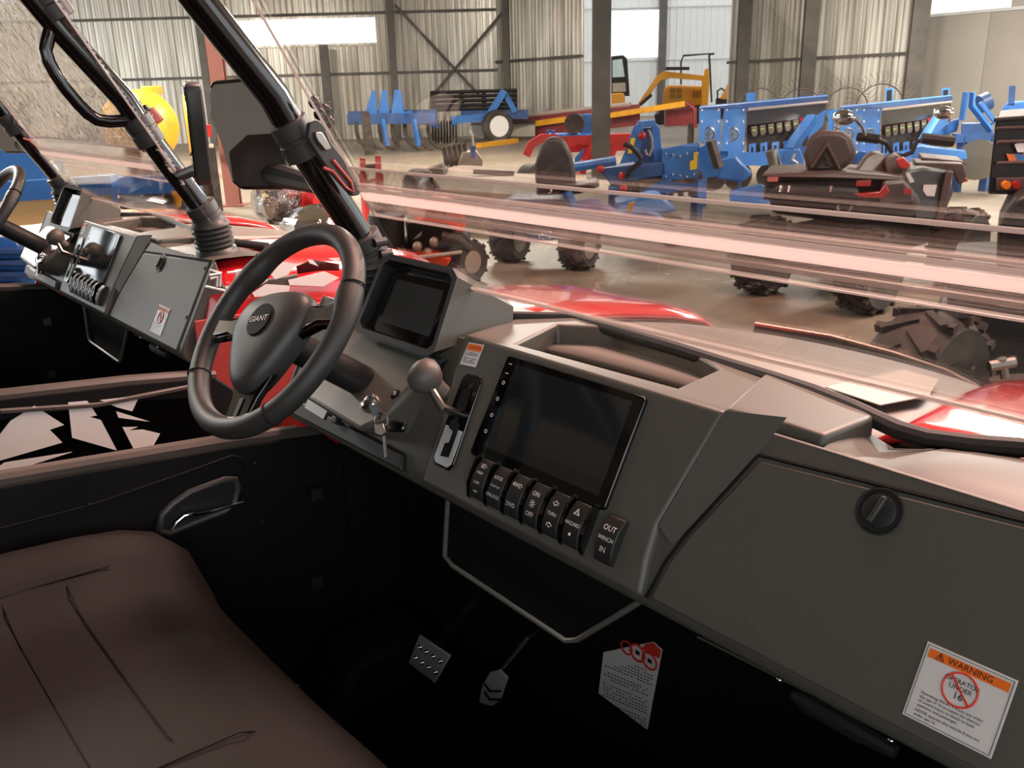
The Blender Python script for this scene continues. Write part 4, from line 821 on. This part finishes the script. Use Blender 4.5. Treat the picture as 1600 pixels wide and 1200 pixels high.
# seed drills
def drill(label, px0, d, k, sx, oy, name='seed_drill'):
    g = BG(name, label, 'seed drill', px0+40, 300, d, 'seed drills'); 
    def q(x, y, z=0): return (px0+x*sx, oy+y, x/200*k+z)
    g.poly('end_panel', [q(0, 17), q(34, 15), q(34, 92), q(0, 70)], .12, M_blue, .01); g.poly('end_panel', [q(39, 17), q(74, 15), q(70, 92), q(35, 94)], .12, M_blue, .01)
    g.poly('hopper_lid', [q(0, 17, -.05), q(202, -1, -.05), q(203, 8, -.05), q(74, 19, -.05), q(0, 20, -.05)], .5, M_blue, .01)
    g.poly('hopper_window', [q(75, 19, .1), q(200, 8, .1), q(197, 26, .1), q(176, 34, .1), q(75, 46, .1)], .05, mat('smoked_window', '#34302b', .3)); g.poly('hopper_back', [q(75, 20, .4), q(200, 8, .4), q(197, 80, .4), q(75, 95, .4)], .05, M_iron)
    g.bar('window_rail', [q(75, 21, 0), q(200, 9, 0)], .025, M_pipe)
    for i in range(6):
        x = 82+i*13; y = 54-i*2.0; o = g.poly('metering_unit', [q(x, y-5), q(x+9, y-7), q(x+10, y+4), q(x+7, y+10), q(x+2, y+10), q(x, y+3)], .15, mat('brown_unit', '#5d4c3c', .5), .01); g.poly('unit_label', [q(x+1, y-1, -.02), q(x+7, y-2, -.02), q(x+7, y+.4, -.02), q(x+1, y+1.4, -.02)], .01, mat('lime_label', '#8ea54a', .4), par=o)
    g.poly('red_flap', [q(157, 36), q(164, 33), q(167, 42), q(162, 46)], .05, M_redmach)
    g.bar('swing_arm', [q(140, 88, -.25), q(150, 72, -.25), q(176, 36, -.25)], .075, M_blue, True); g.poly('arm_plate', [q(170, 36, -.2), q(178, 28, -.2), q(186, 32, -.2), q(180, 52, -.2), q(160, 66, -.2)], .1, M_blue, .01); g.poly('side_panel', [q(178, 26, .1), q(198, 22, .1), q(194, 46, .1), q(170, 68, .1)], .06, M_blue)
    g.bar('frame_beam', [q(35, 97, -.1), (px0+90*sx, oy+99, .45*k-.1)], .09, M_blue, True); g.bar('frame_beam', [q(90, 99, -.1), q(160, 88, -.1)], .09, M_blue, True)
    for i in range(5): x = 78+i*18; g.poly('coulter_mount', [q(x, 76-i*1.5), q(x+11, 74-i*1.5), q(x+11, 92-i*1.5), q(x+7, 92-i*1.5), q(x+7, 80-i*1.5), q(x+3, 80-i*1.5), q(x+3, 94-i*1.5), q(x, 94-i*1.5)], .08, M_blue)
    for x in (14, 52):
        a = g.w(q(x, 60, -.06)); h = MB().torus(a, FC, .085, .012, 18, 6).build('hand_wheel', M_steel, g.r); mb = MB()
        for t in range(3): e = RC*math.cos(t*PI/3)+Z1*math.sin(t*PI/3); mb.obox(a, e, e.cross(FC), FC, .085, .012, .008)
        mb.build('wheel_spokes', M_steel, h)
    mb = MB()
    for x in (4, 30, 43, 69):
        for y in (22, 40, 74, 88):
            if not (x == 4 and y > 70): mb.sphere(g.w(q(x, y, -.01)), .02, 6, 4)
    o = mb.build('rivet', M_print, g.r); o['kind'] = 'stuff'
    for x in (20, 60, 110, 150): g.bar('disc_coulter', [q(x, 125, .1), q(x+1, 125, .14)], .2, M_iron, n=18); g.bar('coulter_arm', [q(x+10, 98), q(x, 125, .1)], .04, M_dblue, True)
    g.stand([q(6, 90), q(66, 92), q(150, 92)], .05, M_dblue); return g
g1 = drill('blue seed drill with dark hopper window, nearest the steel column', 1092, 11.5, 4.0, 1.0, 150)
g1.bar('hydraulic_ram', [(1205, 235, -.8), (1213, 270, -.8)], .075, M_steel, n=14); g1.poly('ram_bracket', [(1224, 236, -.9), (1250, 233, -.9), (1262, 270, -.9), (1220, 272, -.9)], .06, M_blue, .01); g1.bar('ram_hook', [(1242, 240, -1), (1238, 250, -1), (1246, 255, -1), (1244, 268, -1)], .012, M_pipe)
g1.poly('drive_housing', [(1128, 250, -.6), (1150, 246, -.6), (1175, 272, -.6), (1160, 285, -.6), (1120, 280, -.6)], .3, M_blue, .02); g1.poly('ground_plate', [(1140, 300, -.8), (1190, 290, -.8), (1230, 318, -.8), (1140, 318, -.8)], .2, M_blue)
g2 = drill('blue seed drill behind the quad bike handlebar, right of the other drill', 1312, 13.0, 4.0, .87, 150)
# hay rake
g = BG('hay_rake', 'hay rake with thin tined wheels leaning at the sheet wall', 'hay rake', 1300, 200, 20.5)
for i, (x, y) in enumerate(((1185, 172), (1250, 172), (1322, 170), (1374, 168))):
    c = g.w((x, y, .3*i)); ax = (FC*.96+RC*.25).normalized(); a = Z1; b = ax.cross(a).normalized(); R = .46 if i < 3 else .52
    o = MB().torus(c, ax, R, .014, 30, 6).build('rake_wheel', M_iron, g.r); mb = MB()
    for t in range(40):
        th = 2*PI*t/40; r1 = a*math.cos(th)+b*math.sin(th); r2 = a*math.cos(th+.16)+b*math.sin(th+.16); r3 = a*math.cos(th+.2)+b*math.sin(th+.2); r4 = a*math.cos(th+.12)+b*math.sin(th+.12)
        mb.tube([c+r1*R, c+r3*R*1.2, c+r2*R*1.4, c+r4*R*1.55], .0045, 4)
    q = mb.build('rake_tine', M_iron, o); q['kind'] = 'stuff'; MB().lathe([(.08, -.05), (.08, .05)], c, ax, 12).build('wheel_hub', M_blue, o)
g.bar('frame_beam', [(1170, 178, .3), (1400, 174, .9)], .06, M_blue, True); g.bar('upright', [(1173, 160), (1173, 145)], .07, M_blue, True); g.stand([(1175, 178), (1300, 176), (1395, 174)], .05, M_blue)
for px in (1390, 1478):
    o = BG('lift_post', 'blue post with dark slot %s' % ('left of the wide dark column' if px == 1390 else 'before the grey door panels'), 'post', px, 200, 18)
    o.poly('post_body', [(px-6, 138), (px+6, 137), (px+5, 175), (px-6, 175)], .12, M_blue); o.poly('post_slot', [(px-3.5, 141, -.02), (px+3.5, 140, -.02), (px+3, 170, -.02), (px-3.5, 170, -.02)], .02, M_blackmach); o.stand([(px, 172)], .07, M_blue)
# blue cultivator at the right
g = BG('tine_cultivator', 'blue three-point implement with steel posts and grey discs before the grey panels', 'cultivator', 1525, 290, 12.5)
g.bar('mast', [(1509, 144), (1503, 188)], .03, M_blue, True); g.bar('mast', [(1520, 144), (1518, 165), (1548, 203)], .03, M_blue, True); g.bar('mast', [(1532, 160), (1556, 192)], .025, M_blue, True)
g.poly('frame_block', [(1502, 193), (1550, 192), (1552, 214), (1502, 214)], .3, M_dblue, .01); g.bar('toolbar', [(1490, 216), (1560, 214)], .06, M_dblue, True); g.bar('roller_drum', [(1532, 163, .5), (1545, 157, .5)], .13, M_dblue, n=16)
g.bar('disc', [(1527, 250, -.2), (1530, 250, -.1)], .27, mat('grey_disc', '#7a776e', .4, .4), n=24); g.poly('wing', [(1424, 232, -.4), (1440, 228, -.4), (1508, 236, -.4), (1511, 249, -.4), (1470, 252, -.4), (1424, 246, -.4)], .2, M_blue, .01); g.poly('wing', [(1450, 215, .2), (1488, 188, .2), (1500, 185, .2), (1495, 205, .2), (1475, 212, .2)], .1, M_blue, .01)
g.poly('gear_housing', [(1565, 172, .5), (1575, 160, .5), (1600, 158, .5), (1612, 165, .5), (1612, 178, .5), (1566, 180, .5)], .4, M_blue, .02); g.poly('upright', [(1577, 134, .5), (1587, 134, .5), (1585, 165, .5), (1575, 165, .5)], .1, M_dblue); g.stand([(1505, 212), (1548, 212)], .05, M_dblue)
g.stand([(1590, 178, .5)], .06, M_dblue)
# quad bike
aL, aR = UZ(1190, 457, 0), UZ(1352, 487, 0); axl = (aR-aL).normalized(); fwd = V((-axl.y, axl.x, 0)); mid = (aL+aR)/2
atv = thing('quad_bike', 'dark brown quad bike with passenger backrest seen from behind', 'quad bike', tuple(mid))
g = BG.__new__(BG); g.ex = V((ray(1330, 300).x, ray(1330, 300).y, 0)).normalized(); g.r = atv; g.d = mid.dot(FC)
R = .29
for q, wl in ((aL, 'l'), (aR, 'r')):
    g.wheel('wheel', (0, 0), R, .26, axl, M_blackmach, lugs=26) if 0 else None
def awheel(p, R, wd, lugs=26):
    g2_ = BG.__new__(BG); g2_.r = atv; g2_.d = 1; g2_.w = lambda _: V((p.x, p.y, R)); return g2_.wheel('wheel', (0, 0), R, wd, axl, M_blackmach, lugs=lugs, rim=.5)
for p in (aL, aR, aL+fwd*1.3, aR+fwd*1.3): awheel(p, R, .25)
br = g.poly('backrest', [(1265, 212), (1282, 205), (1314, 206), (1329, 212), (1339, 241), (1327, 258), (1311, 269), (1260, 269), (1255, 242)], .14, M_atv, .03)
g.poly('backrest_pad', [(1270, 216, -.015), (1284, 210, -.015), (1311, 211, -.015), (1323, 217, -.015), (1331, 240, -.015), (1322, 253, -.015), (1308, 263, -.015), (1264, 263, -.015), (1261, 242, -.015)], .03, mat('pad_vinyl', '#3f3733', .55), .01, par=br)
g.bar('emboss', [(1268, 262, -.03), (1291, 226, -.03), (1311, 264, -.03)], .012, M_atv, par=br); g.bar('emboss', [(1276, 262, -.03), (1287, 243, -.03), (1296, 262, -.03), (1276, 262, -.03)], .008, M_blackmach, par=br)
g.poly('rear_rack', [(1190, 272, -.15), (1300, 268, -.1), (1412, 276, .1), (1412, 284, .1), (1300, 278, -.1), (1190, 279, -.15)], .7, M_atv, .015)
g.poly('rear_body', [(1196, 282, .05), (1330, 284), (1420, 290, .2), (1440, 315, .2), (1425, 345, .2), (1330, 352), (1205, 335, .05)], .8, mat('atv_dark', '#332824', .5, spec=.3), .04)
g.bar('rear_bumper', [(1194, 298, -.1), (1260, 303, -.15), (1335, 308, -.1)], .062, M_blackmach, n=14)
for x in (1221, 1234, 1299): g.bar('bumper_clip', [(x, 290, -.2), (x-3, 300, -.2)], .01, M_chrome)
tl = g.poly('tail_light', [(1325, 303, -.16), (1352, 302, -.16), (1374, 300, -.16), (1384, 287, -.16), (1390, 300, -.16), (1380, 310, -.16), (1330, 308, -.16)], .06, M_lamp_r, .005)
g.poly('reflector', [(1338, 283, -.17), (1361, 282, -.17), (1360, 291, -.17), (1337, 291, -.17)], .02, M_lamp_r); g.poly('reflector', [(1199, 277, -.2), (1216, 277, -.2), (1215, 284, -.2), (1199, 284, -.2)], .02, mat('pink_lens', '#b56a63', .2)); g.poly('reflector', [(1412, 295, -.05), (1424, 295, -.05), (1424, 303, -.05), (1412, 303, -.05)], .02, M_lamp_r)
g.poly('rear_fender', [(1380, 286, -.1), (1412, 282, 0), (1426, 300, .05), (1428, 318, .05), (1400, 318, 0), (1388, 322, -.05), (1370, 318, -.1)], .5, M_atv, .02)
g.poly('seat', [(1336, 268, .15), (1352, 245, .35), (1366, 238, .45), (1384, 246, .45), (1390, 276, .35), (1340, 276, .15)], .3, M_atv, .03)
g.poly('tank_cover', [(1382, 248, .3), (1400, 240, .4), (1425, 262, .3), (1412, 284, .2), (1384, 276, .3)], .3, M_atv, .02); g.poly('red_accent', [(1400, 250, .2), (1412, 246, .2), (1424, 258, .2), (1416, 266, .2), (1404, 262, .2)], .1, M_redmach, .01)
g.poly('side_body', [(1412, 268, .3), (1440, 262, .4), (1480, 266, .5), (1490, 300, .5), (1470, 350, .4), (1430, 350, .25), (1425, 310, .2)], .4, M_blackmach, .02)
g.poly('front_fender', [(1430, 254, .6), (1506, 256, .55), (1513, 284, .55), (1498, 288, .55), (1490, 270, .55), (1430, 268, .6)], .4, M_atv, .01); g.poly('side_guard', [(1478, 268, .45), (1490, 268, .45), (1472, 358, .35), (1458, 358, .35)], .12, M_atv, .01); g.poly('front_rack', [(1440, 246, .8), (1505, 252, .7), (1512, 258, .7), (1440, 256, .8)], .5, M_atv, .01)
g.poly('indicator', [(1503, 277, .55), (1511, 277, .55), (1511, 285, .55), (1503, 285, .55)], .03, M_lamp_o); g.poly('sticker', [(1443, 289, .35), (1464, 289, .37), (1460, 307, .37), (1441, 306, .35)], .01, M_paper); g.poly('sticker', [(1415, 270, .15), (1421, 270, .15), (1429, 284, .15), (1422, 286, .15)], .01, M_paper)
g.bar('handlebar', [(1372, 219, .6), (1384, 224, .6), (1394, 240, .6), (1410, 244, .6), (1425, 238, .6), (1432, 222, .6), (1450, 216, .6)], .018, M_blackmach); g.bar('grip', [(1440, 216, .55), (1490, 221, .5)], .04, M_blackmach); g.bar('grip', [(1340, 214, .7), (1374, 218, .6)], .035, M_blackmach)
g.bar('mirror_stalk', [(1335, 185, .6), (1347, 198, .6), (1352, 212, .6)], .012, M_steel)
for x, y, w_ in ((1318, 184, 20), (1474, 176, 17)):
    c = g.w((x, y, .6)); MB().sphere(c, w_/1449*g.d*1.1, 16, 10, (1, .4, .62)).build('mirror', M_mirror, atv)
sp = [];
for i in range(60): t = i/59; c = g.w((1306-6*t, 330+28*t, .1)); sp.append(c + (RC*math.cos(i*.65)+FC*math.sin(i*.65))*.035)
MB().tube(sp, .009, 6).build('shock_spring', M_redmach, atv); MB().tube([aL+Z1*R, aR+Z1*R], .06, 10).build('rear_axle', M_iron, atv); MB().sphere(mid+Z1*R, .11, 12, 8).build('differential', M_iron, atv)
MB().obox(mid+fwd*.65+Z1*.42, fwd, axl, Z1, .75, .2, .14).build('underbody', M_blackmach, atv, bevel=.03)
mb = MB().torus(g.w((1318, 322, -.02)), FC, .05, .014, 14, 6); mb.build('tow_ring', M_steel, atv)
# dark vehicle at the right edge
g = BG('cargo_vehicle', 'black utility vehicle with cargo box and chunky tyre at the right edge', 'vehicle', 1500, 700, 3.9)
g.poly('cargo_box', [(1556, 184), (1660, 176), (1660, 305), (1543, 304)], .9, M_blackmach, .01); g.poly('box_rim', [(1553, 184, -.03), (1660, 176, -.03), (1660, 183, -.03), (1552, 191, -.03)], .1, M_blackmach, .005)
for y in (200, 222, 255): g.bar('box_rib', [(1558, y, -.02), (1660, y-3, -.02)], .008, M_atv)
for k, (x, m) in enumerate(((1572, M_orange), (1585, M_blue), (1598, M_orange))): g.poly('stripe', [(x, 240, -.01), (x+13, 241, -.01), (x+19, 256, -.01), (x+6, 255, -.01)], .008, m)
lp = g.poly('lamp_panel', [(1556, 278, -.02), (1660, 276, -.02), (1660, 298, -.02), (1556, 299, -.02)], .03, M_atv, .005)
for x, m in ((1566, M_lamp_o), (1582, M_lamp_r)): MB().lathe([(.017, -.04), (.019, -.02), (.019, 0)], g.w((x, 288)), FC, 18).build('lamp', m, lp)
g.poly('white_plate', [(1585, 226, -.02), (1600, 220, -.02), (1600, 238, -.02), (1590, 238, -.02)], .01, M_white)
g.poly('rear_fender', [(1558, 360, -.3), (1572, 330, -.3), (1590, 308, -.3), (1660, 290, -.3), (1660, 420, -.3), (1556, 420, -.3)], .6, M_blackmach, .02)
g.poly('underbody', [(1462, 478, -.1), (1680, 470, -.1), (1680, 640, -.1), (1462, 620, -.1)], .8, M_blackmach, .02); g.poly('bed_floor', [(1480, 430, 0), (1680, 420, 0), (1680, 480, 0), (1480, 480, 0)], .9, M_blackmach)
c = W(1446, 560, 3.3); ax = (RC*.62-FC*.78).normalized(); g.w_ = g.w; g.w = lambda p: V((c.x, c.y, .345)); g.wheel('wheel', (0, 0), .335, .27, ax, M_blackmach, lugs=30, rim=.45); g.wheel('wheel', (0, 0), .325, .28, ax, M_blackmach, lugs=0) if 0 else None
g.w = g.w_; g.bar('wheel_axle', [(1462, 610, -.35), (1600, 600, -.3)], .05, M_iron); g.bar('hitch_ball', [(1545, 573, -.6), (1585, 566, -.6)], .022, M_steel); g.bar('hitch_pin', [(1565, 560, -.6), (1570, 590, -.6)], .018, M_steel); g.stand([(1600, 600, .4)], .12, M_blackmach, 'far_wheel')
# small blue tractor with black seat
g = BG('compact_tractor', 'small blue tractor with a black high-backed seat in the middle', 'tractor', 905, 420)
g.poly('seat_back', [(838, 300), (834, 262), (842, 232), (855, 216), (868, 213), (882, 220), (894, 244), (899, 270), (900, 300)], .14, M_seatblk, .04); g.poly('seat_cushion', [(836, 296, -.25), (900, 290, -.25), (936, 284, -.1), (938, 292, -.1), (905, 304, -.25), (838, 306, -.25)], .4, M_atv, .03)
g.poly('mudguard', [(770, 328), (800, 312), (880, 312), (905, 330), (905, 342), (770, 345)], .5, M_dblue, .03); g.poly('mudguard', [(870, 335, -.2), (895, 318, -.2), (935, 318, -.2), (965, 335, -.2), (960, 345, -.2), (870, 348, -.2)], .35, mat('lilac_paint', '#8f7fb0', .4), .02)
g.poly('gearbox', [(790, 340, .1), (900, 335, .1), (930, 372, .1), (830, 378, .1)], .4, M_dblue, .02); g.poly('footboard', [(930, 340, -.2), (1010, 330, -.2), (1040, 345, -.2), (960, 360, -.2)], .3, M_blue, .01); g.poly('bonnet', [(960, 318, .5), (1030, 305, .8), (1060, 330, .8), (970, 345, .5)], .5, M_blue, .03)
ax = (RC*.86-FC*.5).normalized()
g.wheel('wheel', (905, 385), .215, .24, ax, M_rimdirty, z=.215, lugs=24); g.wheel('wheel', (797, 372, .45), .215, .24, ax, M_rimdirty, z=.215, lugs=24); g.wheel('wheel', (1050, 360, 1.0), .16, .14, ax, M_rimdirty, z=.16)
g.bar('lift_arm', [(885, 300, -.3), (905, 345, -.3)], .03, M_blue, True); g.poly('yellow_guard', [(983, 318, -.1), (992, 316, -.1), (986, 332, -.1), (978, 334, -.1)], .05, M_yellow)
# low cart with brown board
g = BG('flat_cart', 'low cart with a brown board and a pale blue rimmed wheel', 'cart', 740, 320, 12.0)
zb = .42; pts = [UZ(px, py, zb) for px, py in ((668, 268), (720, 258), (815, 262), (905, 291), (820, 306), (690, 296))]
MB().prism(pts, -Z1*.05).build('board', M_wood, g.r, bevel=.005); g.poly('tub', [(680, 296, -.3), (770, 300, -.5), (860, 305, -.6), (860, 330, -.6), (690, 330, -.3)], .6, M_dblue, .02)
g.bar('strip', [(740, 268, .2), (803, 271, .1)], .03, M_iron, True); g.wheel('wheel', (655, 283, .2), .27, .24, (RC*.8-FC*.6).normalized(), mat('pale_blue_rim', '#b7cbe0', .4), z=.27); g.wheel('wheel', (830, 283, .5), .27, .24, (RC*.8-FC*.6).normalized(), M_rimdirty, z=.27)
g.poly('side_bin', [(665, 266, .6), (690, 258, .6), (700, 266, .6), (695, 282, .4), (672, 285, .4)], .4, M_iron)
g = BG('engine_block', 'rusty engine with fins standing on the floor behind the brown board', 'engine', 715, 262, 14.6)
for i in range(5): g.poly('cylinder_fin', [(690+i*8, 232-i*1.5), (695+i*8, 228-i*1.5), (703+i*8, 258), (695+i*8, 262)], .25, M_iron)
g.poly('crankcase', [(715, 258, -.1), (722, 238, -.1), (745, 236, -.1), (755, 250, -.1), (752, 268, -.1), (718, 270, -.1)], .4, M_rimdirty, .02); g.bar('filter_can', [(739, 246, -.2), (739, 228, -.2)], .045, M_dblue, n=14); g.bar('pipe', [(740, 228, -.2), (738, 212, -.2), (733, 204, -.2)], .015, M_pipe)
g.bar('mounting_rail', [(700, 266), (770, 268)], .06, M_iron, True); g.stand([(705, 268), (765, 268)], .05, M_iron)
o = MB().tube([W(748, 229, gd(748, 231)), W(806, 221, gd(806, 223))], .09, sq=True).build('timber_beam', M_yellow); tag(o, 'yellow beam lying on the floor under the white rimmed wheel', 'beam')
# orange ride-on mower
g = BG('lawn_mower', 'orange and black ride-on lawn mower just ahead of the instrument pod', 'lawn mower', 735, 440)
hd = g.poly('bonnet', [(638, 320, .1), (690, 312), (722, 328, -.1), (728, 352, -.1), (722, 366, -.1), (690, 356), (650, 348, .1)], .45, M_ored, .02)
tm = MB(); put_txt(tm, 'GIANT', .085, g.w((682, 333, -.03)), (RC*.98-Z1*.02).normalized(), Z1); tm.build('lettering', M_blackmach, hd)
g.poly('engine', [(632, 345, .05), (700, 350, -.05), (735, 372, -.1), (734, 398, -.1), (690, 410), (640, 400, .1)], .45, M_blackmach, .03); g.bar('exhaust', [(690, 368, -.15), (716, 374, -.15), (734, 390, -.15)], .035, M_iron); g.bar('steering_link', [(655, 402, -.2), (722, 394, -.2)], .015, M_pipe)
for p in ((652, 385), (668, 395), (678, 378)): MB().sphere(g.w((*p, -.12)), .04, 10, 7).build('engine_part', M_rimdirty, g.r)
g.bar('grass_drum', [(603, 335, .1), (606, 405, .1)], .15, M_blackmach, n=20); g.poly('cutting_deck', [(640, 402, -.1), (670, 396, -.2), (706, 402, -.2), (700, 416, -.2), (645, 420, -.1)], .5, M_ored, .02)
ax = (RC*.72-FC*.7).normalized(); g.wheel('wheel', (730, 420), .185, .17, ax, M_rimdirty, z=.175, lugs=20, rim=.5); g.wheel('wheel', (655, 415, .5), .175, .15, ax, M_rim, z=.175); g.wheel('wheel', (600, 420, .3), .22, .2, ax, M_rim, z=.22)
g.poly('mower_seat', [(580, 330, .3), (600, 318, .3), (612, 330, .3), (612, 352, .3), (582, 352, .3)], .3, M_blackmach, .03)
# small red stand
g = BG('red_stand', 'red bracket stand with two plates behind the windscreen edge', 'stand', 582, 320, 9.8)
g.poly('plate', [(562, 246), (571, 249), (571, 274), (562, 274)], .05, M_redmach); g.poly('plate', [(586, 244), (595, 244), (596, 273), (587, 273)], .05, M_redmach); g.bar('cross_bar', [(566, 262, .05), (592, 260, .05)], .03, M_blackmach); g.bar('cross_bar', [(566, 285), (598, 280)], .02, M_redmach)
for x in (567, 592): g.stand([(x, 272)], .03, M_redmach)
# plastic-wrapped bundle with red reels
g = BG('wrapped_machine', 'machine seat wrapped in clear plastic beside the side mirror', 'wrapped machine', 460, 372, 7.0)
mb = MB(); rows = []; random.seed(3)
def blob(cx, cy, rx, ry, dd, n=22, m=12, name='wrapping', mt=M_wrap):
    mb = MB(); c = g.w((cx, cy, dd)); sx_ = rx/1449*g.d; sz = ry/1449*g.d; vs = []
    for i in range(m+1):
        t = PI*i/m
        for j in range(n):
            p = 2*PI*j/n; k = 1+random.uniform(-.07, .07); vs.append(c + RC*math.sin(t)*math.cos(p)*sx_*k + FC*math.sin(t)*math.sin(p)*.32*k + Z1*math.cos(t)*sz*k)
    mb.add(vs, [(i*n+j, (i+1)*n+j, (i+1)*n+(j+1) % n, i*n+(j+1) % n) for i in range(m) for j in range(n)]); return mb.build(name, mt, g.r, smooth=20)
M_wrapin = mat('wrapped_seat', '#8d8079', .5)
blob(432, 300, 40, 52, 0); blob(500, 350, 62, 30, -.2); g.poly('seat_back', [(402, 262), (455, 262), (462, 335), (425, 350), (405, 320)], .15, M_wrapin, .03); g.poly('seat_base', [(440, 338, -.2), (545, 338, -.2), (550, 368, -.2), (440, 370, -.2)], .4, M_wrapin, .03)
for x, y in ((468, 318), (488, 312)): g.bar('red_reel', [(x, y, .2), (x+14, y+3, .15)], .10, M_redmach, n=18)
g.stand([(430, 365), (530, 365)], .05, M_iron)
# yellow tank
g = BG('water_tank', 'round yellow tank standing behind the left vehicle windscreen', 'tank', 218, 260, 18)
c = g.w((218, 197)); R = 58/1449*18*.95; MB().lathe([(.02, -.95), (R*.5, -.9), (R*.85, -.72), (R, -.45), (R, .45), (R*.85, .72), (R*.5, .9), (.02, .95)], c, (FC*.9-RC*.45).normalized(), 36).build('tank_shell', M_yellow, g.r, smooth=60)
MB().lathe([(.2, 0), (.2, .14), (.17, .16)], g.w((238, 148)), Z1, 18).build('tank_lid', M_yellow, g.r); g.bar('valve', [(234, 172, -1), (250, 190, -1)], .09, M_dred); g.stand([(190, 240), (246, 240)], .1, M_iron)
g = BG('red_crate', 'small red box on a beige stand beside the reddish column', 'box', 317, 240, 12.5); g.poly('box_body', [(304, 197), (330, 195), (331, 214), (305, 215)], .25, M_redmach, .01); g.poly('stand_top', [(308, 227, -.1), (334, 227, -.1), (334, 231, -.1), (308, 231, -.1)], .5, M_cream); g.stand([(312, 230), (330, 230)], .04, M_iron)
g.stand([(317, 212, .1)], .05, M_iron, 'post')
# blue machine with brass-coloured sheets behind the left vehicle
g = BG('sowing_machine', 'blue sowing machine with brass coloured hopper sheets left of the vehicles', 'sowing machine', 150, 470, 5.2)
g.bar('hopper_rail', [(-30, 300), (30, 298), (180, 288)], .055, M_blue, True); g.poly('hopper_sheet', [(-40, 310), (28, 303), (172, 296), (182, 327), (60, 350), (-40, 360)], .1, M_goldfoil); g.poly('hopper_sheet', [(100, 240, .3), (210, 248, .3), (310, 268, .3), (310, 285, .3), (104, 285, .3)], .1, M_goldfoil)
g.poly('end_plate', [(172, 294, -.05), (182, 292, -.05), (188, 338, -.05), (178, 340, -.05)], .4, M_blue); g.poly('drive_case', [(186, 290, .2), (300, 284, .2), (306, 340, .2), (190, 345, .2)], .1, mat('brown_case', '#7c5f4c', .4, .3)); g.bar('shaft', [(182, 316, .1), (205, 313, .1), (255, 308, .1)], .02, M_pipe); g.bar('shaft', [(205, 330, .1), (260, 326, .1)], .016, M_pipe)
g.poly('chute', [(262, 296, .05), (288, 295, .05), (285, 310, .05), (282, 326, .05), (274, 326, .05), (272, 310, .05)], .1, M_yellow, .01); g.poly('end_plate', [(288, 298, .1), (304, 296, .1), (311, 345, .1), (292, 348, .1)], .3, M_blue); g.bar('frame_beam', [(104, 292, .1), (310, 286, .1)], .05, M_blue, True)
g.poly('step_frame', [(-30, 372), (20, 372), (62, 440), (62, 448), (-30, 448)], .08, M_blue)
for y in (390, 408, 426): g.poly('step', [(-30, y, -.1), (40+(y-390)*.3, y, -.1), (44+(y-390)*.3, y+6, -.1), (-30, y+6, -.1)], .25, M_dblue)
g.bar('pipe', [(-30, 462, -.2), (30, 458, -.2), (75, 452, -.2)], .03, M_redmat); g.bar('frame_beam', [(-30, 250, .4), (100, 262, .4)], .12, M_blue, True); g.poly('rear_hopper', [(-40, 215, .8), (60, 225, .8), (104, 250, .8), (104, 275, .8), (-40, 275, .8)], .6, M_blue, .02)
g.stand([(10, 440), (180, 330), (300, 340)], .06, M_dblue)
for o in bpy.data.objects:
    if '_o' in o: del o['_o']
